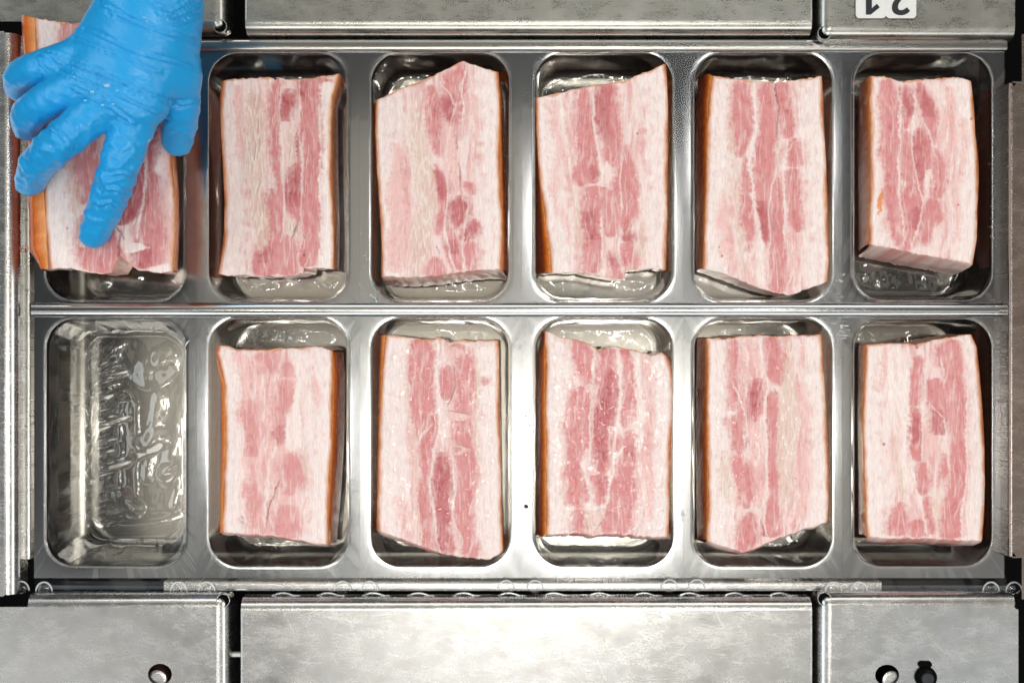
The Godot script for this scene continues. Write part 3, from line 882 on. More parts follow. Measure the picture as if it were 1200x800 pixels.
	d.s = [["pale", 62, 110, 60, 120, 150, 96, 200, 160, 96, 300, 165, 98, 400, 170, 88, 500, 165, 74, 600, 165, 70, 700, 165, 64], ["pale", 60, 240, 150, 300, 240, 170, 700, 250, 170], ["mid", 65, 215, 54, 110, 215, 44, 145, 200, 36], ["mid", 100, 285, 40, 135, 280, 54, 155, 285, 28], ["mid", 160, 275, 40, 230, 282, 48, 290, 275, 48, 350, 262, 46, 395, 250, 22],
		["dark", 320, 268, 20, 350, 262, 30, 385, 254, 18], ["mid", 415, 300, 40, 470, 300, 74, 520, 300, 68, 565, 290, 46], ["mid", 595, 285, 40, 650, 285, 84, 715, 290, 84], ["mid", 230, 150, 40, 330, 160, 60, 430, 165, 46], ["mid", 520, 160, 40, 600, 165, 44, 680, 160, 30],
		["bone", 370, 340, 24, 450, 345, 26, 500, 342, 16], ["fat", 55, 315, 34, 120, 318, 28, 200, 325, 35, 330, 310, 54, 410, 305, 40], ["pale", 160, 385, 36, 260, 385, 24], ["seam", 435, 222, 12, 520, 210, 22, 600, 210, 14, 690, 208, 8], ["seam", 130, 195, 7, 250, 205, 15, 310, 200, 10],
		["seam", 100, 95, 6, 200, 122, 7, 400, 128, 7, 680, 128, 6], ["seam", 80, 260, 9, 130, 250, 9], ["seam", 200, 360, 7, 350, 365, 7, 500, 355, 7], ["crack", 505, 256, 6, 560, 240, 7, 615, 220, 5, 690, 207, 4], ["crack", 635, 127, 6, 680, 127, 4], ["crack", 62, 238, 5, 70, 230, 4]]

	d = slab("bacon slab with a curled pink fold above its middle", 426, 385, 2.963, 180, 270, 1, 2)
	d.top = [75, 22, 150, 30, 235, 40, 255, 30, 280, 35, 300, 48, 330, 40, 380, 42, 470, 42]
	d.right = [470, 42, 472, 200, 475, 400, 478, 600, 485, 770]
	d.bottom = [45, 695, 90, 715, 150, 735, 230, 765, 290, 785, 370, 795, 440, 800, 485, 770]
	d.left = [75, 22, 64, 150, 57, 300, 52, 450, 48, 600, 45, 695]
	d.base_l = [60, 25, 48, 200, 42, 400, 42, 695]
	d.wet = 1.0
	d.s = [["lean", 35, 195, 54, 120, 205, 84, 200, 205, 88, 260, 205, 84, 320, 195, 54, 390, 190, 24], ["lean", 295, 245, 30, 360, 225, 54, 420, 215, 44, 500, 205, 38, 580, 205, 44, 660, 210, 44, 770, 230, 44], ["pale", 575, 120, 20, 660, 145, 44, 740, 165, 40], ["lean", 125, 290, 30, 200, 290, 48, 250, 290, 34],
		["lean", 50, 320, 54, 120, 345, 66, 200, 350, 66, 260, 345, 66, 330, 345, 66, 420, 345, 66, 500, 355, 66, 600, 350, 66, 700, 350, 54, 798, 370, 64], ["dark", 425, 260, 30, 490, 268, 64, 560, 275, 64, 640, 275, 54, 700, 272, 38, 785, 280, 30],
		["bone", 35, 165, 8, 150, 150, 14, 300, 150, 14, 380, 175, 14, 500, 175, 12, 600, 180, 12, 770, 200, 10], ["seam", 38, 250, 15, 150, 255, 15, 250, 270, 12, 340, 262, 12, 420, 240, 12, 520, 230, 12, 620, 240, 13, 720, 255, 13, 795, 270, 10], ["seam", 330, 235, 7, 370, 205, 7, 400, 190, 6],
		["seam", 445, 310, 9, 560, 315, 11, 640, 310, 9, 750, 340, 9], ["bone", 55, 390, 16, 200, 390, 18, 350, 395, 16, 510, 390, 10], ["crack", 128, 312, 4, 200, 316, 6, 240, 305, 5, 275, 290, 4], ["fold", 285, 300, 40, 298, 328, 80, 306, 330, 80, 322, 330, 60], ["fold", 60, 310, 30, 80, 322, 40, 105, 320, 30], ["fold", 380, 300, 30, 400, 305, 30, 415, 345, 34, 440, 320, 30], ["lean", 165, 412, 20, 180, 412, 26, 196, 412, 18], ["spot", 130, 160, 7]]

	d = slab("glistening wet bacon slab with a dark red stripe and a white nub near its lower edge", 615, 375, 2.963, 180, 270, 1, 3)
	d.top = [70, 38, 120, 55, 180, 68, 235, 85, 260, 108, 285, 95, 330, 95, 400, 110, 440, 125, 475, 112, 500, 130]
	d.right = [500, 130, 513, 180, 512, 300, 508, 450, 505, 560, 500, 752]
	d.bottom = [75, 745, 140, 742, 210, 740, 240, 750, 300, 742, 400, 750, 500, 752]
	d.left = [70, 38, 72, 150, 70, 300, 75, 420, 73, 560, 75, 745]
	d.base_l = [62, 42, 45, 120, 38, 300, 36, 500, 38, 745]
	d.wet = 1.6
	d.s = [["lean", 60, 185, 54, 120, 200, 64, 180, 210, 48, 235, 215, 22], ["lean", 228, 195, 44, 290, 190, 80, 370, 185, 80, 450, 175, 74, 500, 170, 60], ["lean", 495, 165, 60, 570, 175, 70, 630, 180, 64, 655, 180, 28], ["lean", 655, 185, 44, 745, 190, 66], ["lean", 160, 240, 36, 225, 240, 28],
		["lean", 90, 285, 64, 170, 280, 66, 300, 275, 62, 400, 262, 60, 500, 265, 54, 540, 260, 40], ["dark", 170, 300, 30, 250, 290, 44, 330, 280, 54, 400, 265, 54, 470, 268, 48, 525, 265, 28], ["lean", 535, 250, 64, 590, 265, 54, 645, 255, 30], ["dark", 540, 275, 22, 610, 268, 18],
		["lean", 98, 345, 44, 170, 355, 44, 260, 360, 42, 330, 355, 38, 378, 350, 18], ["lean", 395, 320, 30, 430, 320, 44, 458, 315, 24], ["lean", 380, 370, 30, 440, 365, 64, 500, 355, 68, 545, 350, 54], ["lean", 535, 340, 74, 620, 330, 86, 700, 325, 96, 748, 320, 86], ["dark", 430, 368, 30, 490, 360, 34],
		["pale", 122, 430, 36, 250, 430, 32, 400, 430, 44, 560, 430, 44, 700, 430, 30], ["seam", 90, 238, 11, 150, 235, 11, 240, 230, 9, 350, 228, 9, 460, 222, 7], ["seam", 470, 205, 11, 560, 215, 13, 645, 225, 14], ["seam", 92, 325, 15, 200, 330, 15, 280, 330, 15, 360, 320, 17, 450, 310, 11, 520, 310, 15, 600, 285, 15, 660, 275, 10],
		["fat", 108, 392, 30, 220, 390, 25, 350, 395, 25, 460, 400, 20], ["seam", 250, 248, 8, 330, 242, 7, 410, 235, 6], ["fold", 655, 270, 22, 690, 262, 32, 712, 250, 20], ["bone", 660, 225, 30, 735, 225, 40], ["crack", 690, 278, 3, 725, 250, 5], ["bone", 300, 140, 6, 500, 135, 6, 700, 138, 6], ["spot", 255, 178, 12], ["spot", 205, 455, 5], ["stain", 92, 262, 22, 108, 260, 18]]

	d = slab("bacon slab pointed at its lower end, with a grainy tan seam right of its middle", 803, 385, 2.963, 180, 270, 1, 4)
	d.top = [75, 33, 130, 35, 190, 28, 260, 22, 320, 28, 380, 22, 420, 25, 475, 20]
	d.right = [475, 20, 480, 120, 488, 250, 497, 400, 500, 520, 498, 630, 495, 670]
	d.bottom = [75, 735, 130, 755, 200, 778, 260, 755, 330, 725, 400, 700, 450, 685, 495, 670]
	d.left = [75, 33, 75, 200, 78, 400, 80, 600, 75, 735]
	d.base_l = [42, 35, 38, 200, 35, 400, 38, 600, 42, 732]
	d.wet = 0.7
	d.s = [["lean", 35, 170, 44, 120, 170, 44, 200, 170, 44, 290, 200, 44, 350, 215, 18], ["pale", 35, 225, 44, 110, 230, 54, 175, 230, 54], ["lean", 170, 240, 58, 220, 242, 66, 280, 245, 60, 325, 245, 34], ["dark", 185, 240, 34, 240, 245, 44, 300, 246, 28], ["lean", 225, 160, 30, 285, 165, 30], ["lean", 295, 185, 64, 370, 185, 54, 435, 185, 46],
		["lean", 435, 185, 54, 500, 200, 66, 560, 210, 60, 625, 210, 38], ["pale", 310, 240, 44, 400, 245, 56, 480, 250, 66, 560, 255, 50, 625, 255, 36], ["lean", 25, 305, 54, 90, 310, 66, 150, 315, 66, 198, 325, 36], ["lean", 215, 300, 32, 300, 305, 38, 400, 305, 38, 500, 305, 38, 560, 305, 48, 640, 305, 54, 725, 300, 74],
		["lean", 635, 230, 40, 700, 210, 76, 775, 205, 64], ["bone", 35, 355, 22, 150, 355, 32, 220, 355, 54, 330, 355, 66, 430, 355, 60, 540, 350, 52, 610, 345, 22], ["pale", 180, 400, 40, 300, 410, 54, 450, 410, 64, 600, 400, 64, 700, 390, 50], ["pale", 60, 410, 40, 140, 410, 40],
		["seam", 180, 168, 9, 260, 195, 9, 340, 215, 9, 410, 210, 9], ["seam", 25, 258, 11, 120, 268, 9, 200, 285, 11, 300, 280, 11, 400, 285, 13, 500, 282, 13, 600, 275, 11, 730, 285, 7], ["bone", 50, 150, 9, 120, 146, 9, 200, 152, 8], ["bone", 420, 130, 34, 520, 140, 32, 610, 145, 24], ["crack", 205, 308, 4, 228, 316, 4], ["crack", 375, 214, 4, 412, 210, 4], ["crack", 660, 262, 3, 720, 278, 4], ["spot", 520, 382, 8], ["spot", 425, 376, 5]]

	d = slab("bacon slab with a broad white fat streak left of its middle, rightmost in the lower row", 990, 380, 2.963, 180, 270, 1, 5)
	d.top = [70, 72, 130, 68, 200, 65, 250, 70, 300, 55, 380, 42, 440, 35]
	d.right = [440, 35, 460, 80, 470, 180, 480, 300, 487, 430, 488, 560, 485, 660, 478, 750]
	d.bottom = [75, 735, 150, 742, 240, 742, 320, 745, 400, 750, 478, 750]
	d.left = [70, 72, 68, 200, 62, 350, 68, 550, 75, 735]
	d.base_l = [49, 76, 46, 300, 49, 735]
	d.endb = 6.0
	d.s = [["pale", 75, 145, 28, 150, 130, 28, 235, 120, 22], ["pale", 415, 170, 26, 480, 170, 38, 540, 170, 18], ["lean", 105, 245, 32, 170, 250, 54, 230, 245, 54, 285, 245, 44], ["lean", 285, 238, 48, 360, 240, 64, 440, 245, 48, 478, 250, 28], ["dark", 305, 235, 26, 360, 235, 42, 415, 238, 26],
		["lean", 475, 262, 32, 530, 268, 54, 595, 270, 38], ["lean", 50, 370, 64, 100, 360, 86, 155, 335, 38], ["lean", 105, 380, 64, 160, 375, 76, 220, 385, 64, 290, 395, 64, 360, 395, 64, 450, 395, 60, 560, 385, 60, 640, 375, 76, 745, 370, 76], ["lean", 185, 315, 54, 240, 320, 76, 300, 340, 64, 338, 350, 36], ["dark", 295, 320, 22, 340, 325, 36, 385, 325, 20],
		["pale", 345, 300, 54, 420, 300, 66, 490, 300, 40], ["lean", 445, 345, 22, 520, 340, 28, 568, 330, 18], ["lean", 615, 190, 40, 660, 185, 68, 735, 180, 62], ["lean", 675, 250, 54, 740, 255, 74], ["lean", 595, 290, 28, 730, 300, 34], ["fat", 75, 190, 64, 200, 185, 74, 320, 190, 64, 450, 200, 54, 570, 195, 60], ["bone", 380, 165, 22, 500, 185, 24, 600, 200, 30],
		["bone", 555, 325, 18, 640, 322, 22, 735, 325, 20], ["seam", 125, 282, 9, 250, 285, 9, 350, 270, 9, 480, 265, 9], ["seam", 480, 225, 11, 560, 245, 11, 620, 270, 9, 730, 285, 8], ["seam", 280, 305, 8, 330, 345, 8, 400, 352, 8, 520, 358, 8], ["seam", 200, 425, 7, 400, 428, 7, 600, 415, 7, 740, 405, 7], ["seam", 110, 330, 7, 180, 345, 7], ["spot", 415, 136, 11], ["spot", 78, 250, 14]]

func slabs():
	var nw := 400
	var nh := 640
	noises = [noise_bytes(FastNoiseLite.FRACTAL_FBM, 0.018, nw, nh, 51, 3, Vector2(1, 2.2)), noise_bytes(FastNoiseLite.FRACTAL_FBM, 0.07, nw, nh, 52, 3),
		noise_bytes(FastNoiseLite.FRACTAL_FBM, 0.22, nw, nh, 53, 2, Vector2(1, 7)), noise_bytes(FastNoiseLite.FRACTAL_RIDGED, 0.035, nw, nh, 54, 3, Vector2(1, 6)), noise_bytes(FastNoiseLite.FRACTAL_FBM, 0.35, nw, nh, 55, 2),
		noise_bytes(FastNoiseLite.FRACTAL_FBM, 0.03, nw, nh, 56, 2), noise_bytes(FastNoiseLite.FRACTAL_RIDGED, 0.06, nw, nh, 57, 2, Vector2(1, 5)),
		noise_bytes(FastNoiseLite.FRACTAL_FBM, 0.045, nw, nh, 58, 4, Vector2(1, 8)), noise_bytes(FastNoiseLite.FRACTAL_RIDGED, 0.05, nw, nh, 59, 2, Vector2(1, 11))]
	slab_specs()
	for d in specs:
		d.ax = range(0)
	var id := WorkerThreadPool.add_group_task(paint_slab, specs.size(), -1, true)
	WorkerThreadPool.wait_for_group_task_completion(id)
	for i in specs.size():
		make_slab(specs[i], i)

func edge_table(p: Array, along_y: bool, d: Dictionary, n: int) -> PackedFloat32Array:
	# for each texel row (or column) where the outline runs
	var out := PackedFloat32Array()
	out.resize(n)
	var q := []
	for i in range(0, p.size(), 2):
		var x: float = (p[i] / d.sc + d.zx - d.ox) * 2.0
		var y: float = (p[i + 1] / d.sc + d.zy - d.oy) * 2.0
		q.append(Vector2(y, x) if along_y else Vector2(x, y))
	for k in n:
		var val: float = q[0].y
		if k >= q[q.size() - 1].x:
			val = q[q.size() - 1].y
		elif k > q[0].x:
			for i in q.size() - 1:
				if k >= q[i].x and k < q[i + 1].x:
					val = lerpf(q[i].y, q[i + 1].y, (k - q[i].x) / maxf(q[i + 1].x - q[i].x, 1e-4))
					break
		out[k] = val
	return out

func paint_slab(which: int):
	var d: Dictionary = specs[which]
	var w := int(d.w * 2)
	var h := int(d.h * 2)
	var size := w * h
	var nw := 400
	var shift_x := (which * 37) % 40
	var nz0: PackedByteArray = noises[0]
	var nz1: PackedByteArray = noises[1]
	var nz2: PackedByteArray = noises[2]
	var nz3: PackedByteArray = noises[3]
	var nz4: PackedByteArray = noises[4]
	var nz5: PackedByteArray = noises[5]
	var nz6: PackedByteArray = noises[6]
	var nz7: PackedByteArray = noises[7]
	var nz8: PackedByteArray = noises[8]
	var start := (which % 4) * 30
	var layers := {}
	for k in ["lean", "dark", "pale", "bone", "crack", "seam", "fold", "stain", "white"]:
		var a := PackedFloat32Array()
		a.resize(size)
		layers[k] = a
	var lean: PackedFloat32Array = layers.lean
	var dark: PackedFloat32Array = layers.dark
	var pale: PackedFloat32Array = layers.pale
	var bone: PackedFloat32Array = layers.bone
	var crack: PackedFloat32Array = layers.crack
	var seam: PackedFloat32Array = layers.seam
	var fold: PackedFloat32Array = layers.fold
	var stain: PackedFloat32Array = layers.stain
	var white: PackedFloat32Array = layers.white
	for s in d.s:
		var kind: String = s[0]
		if kind == "spot":
			var cy: float = (s[1] / d.sc + d.zy - d.oy) * 2.0
			var cx: float = (s[2] / d.sc + d.zx - d.ox) * 2.0
			var r: float = s[3] / d.sc
			for ty in range(maxi(0, int(cy - r - 2)), mini(h, int(cy + r + 3))):
				for tx in range(maxi(0, int(cx - r - 2)), mini(w, int(cx + r + 3))):
					var q := 1.0 - smoothstep(r * 0.5, r + 1.0, Vector2(tx - cx, ty - cy).length())
					dark[ty * w + tx] = maxf(dark[ty * w + tx], q * 0.8)
					lean[ty * w + tx] = maxf(lean[ty * w + tx], q)
			continue
		var n: int = (s.size() - 1) / 3
		var y0: float = (s[1] / d.sc + d.zy - d.oy) * 2.0
		var y1: float = (s[1 + 3 * (n - 1)] / d.sc + d.zy - d.oy) * 2.0
		var soft := 11.0
		var warp := 10.0
		var fine := 6.0
		var grow := 1.0
		if kind == "mid":
			grow = 1.35
		if kind == "lean" or kind == "dark":
			grow = 1.14
		var round_ := 14.0
		match kind:
			"dark":
				soft = 17.0
				warp = 14.0
				fine = 8.0
				round_ = 24.0
			"mid":
				soft = 18.0
				warp = 14.0
			"pale":
				soft = 12.0
				warp = 12.0
				fine = 6.0
			"seam":
				soft = 2.6
				warp = 6.0
				round_ = 26.0
				fine = 2.5
				grow = 0.62
			"fat":
				soft = 7.0
			"bone":
				soft = 7.0
				warp = 10.0
				fine = 8.0
			"crack":
				soft = 2.2
				warp = 4.0
				fine = 3.0
				grow = 0.62
				round_ = 16.0
			"stain":
				soft = 2.0
				warp = 5.0
		var seg := 0
		for ty in range(maxi(0, int(y0)), mini(h, int(y1) + 1)):
			var zy: float = (ty / 2.0 + d.oy - d.zy) * d.sc
			while seg < n - 2 and zy > s[1 + 3 * (seg + 1)]:
				seg += 1
			var b := 1 + 3 * seg
			var t := clampf((zy - s[b]) / maxf(s[b + 3] - s[b], 0.001), 0, 1)
			t = lerpf(t, t * t * (3.0 - 2.0 * t), 0.6)
			var cx: float = (lerpf(s[b + 1], s[b + 4], t) / d.sc + d.zx - d.ox) * 2.0
			var half: float = lerpf(s[b + 2], s[b + 5], t) / d.sc * grow
			var e := minf(ty - y0, y1 - ty) / round_
			if e < 1.0:
				half *= sqrt(maxf(0.0, 1.0 - (1.0 - e) * (1.0 - e)))
			var reach := maxf(soft, 26.0) if kind == "lean" else soft
			var lo := maxi(0, int(cx - half - reach - warp))
			var hi := mini(w - 1, int(cx + half + reach + warp) + 1)
			var row := ty * w
			var nrow := (ty + start) % 640 * nw + shift_x
			for tx in range(lo, hi + 1):
				var i := row + tx
				var ni := nrow + tx
				if tx + shift_x >= nw:
					ni -= nw
				var off := (nz0[ni] - 128) * 0.0157 * warp * 0.5 + (nz1[ni] - 128) * 0.0157 * fine * 0.5
				var q := absf(tx + off - cx) - half
				if kind == "lean" and q < 26.0:
					pale[i] = maxf(pale[i], 0.48 * (1.0 - smoothstep(0.0, 26.0, q)))
				if q > soft:
					continue
				var a := 1.0 - smoothstep(-soft, soft, q)
				match kind:
					"lean":
						lean[i] = maxf(lean[i], a)
						white[i] = maxf(white[i], a * (1.0 - a) * 0.5)
					"dark":
						lean[i] = maxf(lean[i], a)
						dark[i] = maxf(dark[i], a)
					"mid":
						lean[i] = maxf(lean[i], a * 0.72)
					"pale":
						pale[i] = maxf(pale[i], a)
					"seam":
						seam[i] = maxf(seam[i], a)
					"fat":
						lean[i] *= 1.0 - a
						dark[i] *= 1.0 - a
						pale[i] *= 1.0 - a
						white[i] = maxf(white[i], a * 0.9)
					"bone":
						bone[i] = maxf(bone[i], a)
					"crack":
						crack[i] = maxf(crack[i], a)
					"stain":
						stain[i] = maxf(stain[i], a)
					"fold":
						fold[i] = maxf(fold[i], a)
						lean[i] *= 1.0 - 0.7 * a
	# margins where smoke has coloured the outside
	var xl := edge_table(d.left, true, d, h)
	var xr := edge_table(d.right, true, d, h)
	var yt := edge_table(d.top, false, d, w)
	var yb := edge_table(d.bottom, false, d, w)
	var img := PackedByteArray()
	img.resize(size * 3)
	var hgt := PackedByteArray()
	hgt.resize(size)
	var wet: float = d.wet
	var rgh := PackedByteArray()
	rgh.resize(size)
	for ty in h:
		var row := ty * w
		var nrow := (ty + start) % 640 * nw
		for tx in w:
			var i := row + tx
			var sx := tx + shift_x
			var ni := nrow + (sx - nw if sx >= nw else sx)
			var big := nz5[ni] / 255.0
			var mid := nz1[ni] / 255.0
			var fibre := nz2[ni] / 255.0
			var vein := nz3[ni] / 255.0
			var grain := nz4[ni] / 255.0
			var strand := nz6[ni] / 255.0
			# layers that run and wander along the slab
			var wander := int((nz0[ni] - 128) * 0.07)
			var nj := nrow + posmod(sx + wander, nw)
			var course := nz7[nj] / 255.0
			var thread := smoothstep(0.70, 0.95, nz8[nj] / 255.0)
			var inner := smoothstep(34.0, 78.0, tx - xl[ty] + (big - 0.5) * 40.0) * smoothstep(30.0, 70.0, xr[ty] - tx + (big - 0.5) * 40.0)
			var l := maxf(lean[i] * (0.78 + 0.5 * course), inner * 0.45 * smoothstep(0.50, 0.72, course))
			l = minf(l, 1.0) * (1.0 - 0.28 * thread)
			var fleck := smoothstep(0.66, 0.97, vein) * 0.30 + smoothstep(0.60, 0.85, grain * 0.5 + mid * 0.5) * 0.22 + 0.20 * (1.0 - big)
			l *= 1.0 - fleck * (1.0 - 0.5 * dark[i])
			var sm := seam[i] * (0.35 + 0.55 * mid)
			l *= 1.0 - 0.8 * sm
			var dk := dark[i] * (0.40 + 0.5 * big) * (1.0 - 0.7 * fleck)
			var pl := maxf(pale[i] * (0.75 + 0.35 * mid), 0.07 * smoothstep(0.42, 0.80, big) + inner * (0.16 + 0.52 * course) + 0.10 * fibre)
			pl *= 1.0 - 0.6 * thread * inner
			var from_l := tx - xl[ty] + (big - 0.5) * 14.0
			var from_r := xr[ty] - tx + (big - 0.5) * 14.0
			var layer := maxf(maxf(1.0 - absf(from_l - 22.0) / 5.0, 1.0 - absf(from_l - 46.0) / 7.0), maxf(1.0 - absf(from_r - 24.0) / 5.0, 1.0 - absf(from_r - 42.0) / 6.0))
			if layer > 0.0:
				pl = maxf(pl, layer * 0.45 * (0.3 + big))
			# linear base colours: fat, pale meat, lean, dark lean
			var r := 0.828
			var g := 0.730
			var b := 0.712
			r = lerpf(r, 0.765, pl)
			g = lerpf(g, 0.475, pl)
			b = lerpf(b, 0.455, pl)
			r = lerpf(r, 0.600, l)
			g = lerpf(g, 0.195, l)
			b = lerpf(b, 0.200, l)
			r = lerpf(r, 0.400, dk)
			g = lerpf(g, 0.070, dk)
			b = lerpf(b, 0.085, dk)
			var wh := clampf(white[i] * 0.55 + sm * 0.75 + thread * inner * 0.20, 0, 1)
			r = lerpf(r, 0.87, wh)
			g = lerpf(g, 0.785, wh)
			b = lerpf(b, 0.750, wh)
			var bo := bone[i]
			var line := smoothstep(0.55, 0.9, strand)
			if bo > 0.0:
				var k := bo * (0.45 + 0.4 * mid)
				var tan_ := 1.0 - line
				r = lerpf(r, lerpf(0.86, 0.62, tan_ * 0.8), k)
				g = lerpf(g, lerpf(0.75, 0.41, tan_ * 0.8), k)
				b = lerpf(b, lerpf(0.68, 0.32, tan_ * 0.8), k)
			var fo := fold[i]
			if fo > 0.0:
				r = lerpf(r, 0.78, fo * 0.6)
				g = lerpf(g, 0.50, fo * 0.6)
				b = lerpf(b, 0.45, fo * 0.6)
			var st := stain[i]
			if st > 0.0:
				r = lerpf(r, 0.72, st * 0.85)
				g = lerpf(g, 0.22, st * 0.85)
				b = lerpf(b, 0.04, st * 0.85)
			var ck := crack[i]
			ck *= 0.35 + 0.65 * mid
			r = lerpf(r, 0.22, ck * 0.85)
			g = lerpf(g, 0.035, ck * 0.85)
			b = lerpf(b, 0.03, ck * 0.85)
			var lum := 1.0 + 0.20 * (fibre - 0.5) + 0.20 * (grain - 0.5) - 0.05 * line
			r *= lum
			g *= lum
			b *= lum
			# smoked edges
			var wob := (nz0[ni] / 255.0 - 0.5) * 9.0 + (fibre - 0.5) * 2.0
			var e1 := minf(tx - xl[ty], xr[ty] - tx) + wob
			var e2 := ty - yt[tx] + wob * 0.8
			var e3 := yb[tx] - ty + wob * 0.6
			var em := 1.0 - smoothstep(1.0, 12.5, e1)
			em = maxf(em, 0.8 * (1.0 - smoothstep(0.0, 4.5, e2)))
			em = maxf(em, 0.45 * (1.0 - smoothstep(-1.0, 3.0, e3)))
			if em > 0.0:
				r = lerpf(r, 0.62, em * 0.88)
				g = lerpf(g, 0.20, em * 0.88)
				b = lerpf(b, 0.030, em * 0.88)
				var ed := 1.0 - smoothstep(-1.0, 5.0, e1)
				r = lerpf(r, 0.26, ed * 0.8)
				g = lerpf(g, 0.05, ed * 0.8)
				b = lerpf(b, 0.008, ed * 0.8)
			img[i * 3] = int(clampf(linear_to_srgb_fast(r), 0, 1) * 255)
			img[i * 3 + 1] = int(clampf(linear_to_srgb_fast(g), 0, 1) * 255)
			img[i * 3 + 2] = int(clampf(linear_to_srgb_fast(b), 0, 1) * 255)
			var soak := smoothstep(0.62 - 0.10 * wet, 0.72 - 0.10 * wet, big * 0.45 + mid * 0.55)
			var dry := 1.0 - 0.9 * soak
			var z := 0.46 + 0.07 * (mid - 0.5) * (0.7 + 0.6 * l) + (0.05 * (fibre - 0.5) + 0.03 * (grain - 0.5)) * dry + 0.05 * sm - 0.06 * lean[i] + 0.04 * dark[i]
			z += bo * 0.13 * (line - 0.4) * dry + 0.22 * fo - 0.30 * ck + 0.06 * wet * (big - 0.5) - 0.05 * em + 0.09 * (course - 0.5) + 0.06 * thread * inner * dry
			rgh[i] = int(clampf(0.42 - 0.36 * soak + 0.10 * (grain - 0.5) * (1.0 - soak), 0.05, 1.0) * 255)
			z += 0.03 * soak * (mid - 0.5)
			hgt[i] = int(clampf(z, 0, 1) * 255)
	d.rgh = Image.create_from_data(w, h, false, Image.FORMAT_L8, rgh)
	d.img = Image.create_from_data(w, h, false, Image.FORMAT_RGB8, img)
	d.hgt = Image.create_from_data(w, h, false, Image.FORMAT_L8, hgt)

func linear_to_srgb_fast(c: float) -> float:
	return 12.92 * c if c < 0.0031 else 1.055 * pow(c, 0.41667) - 0.055

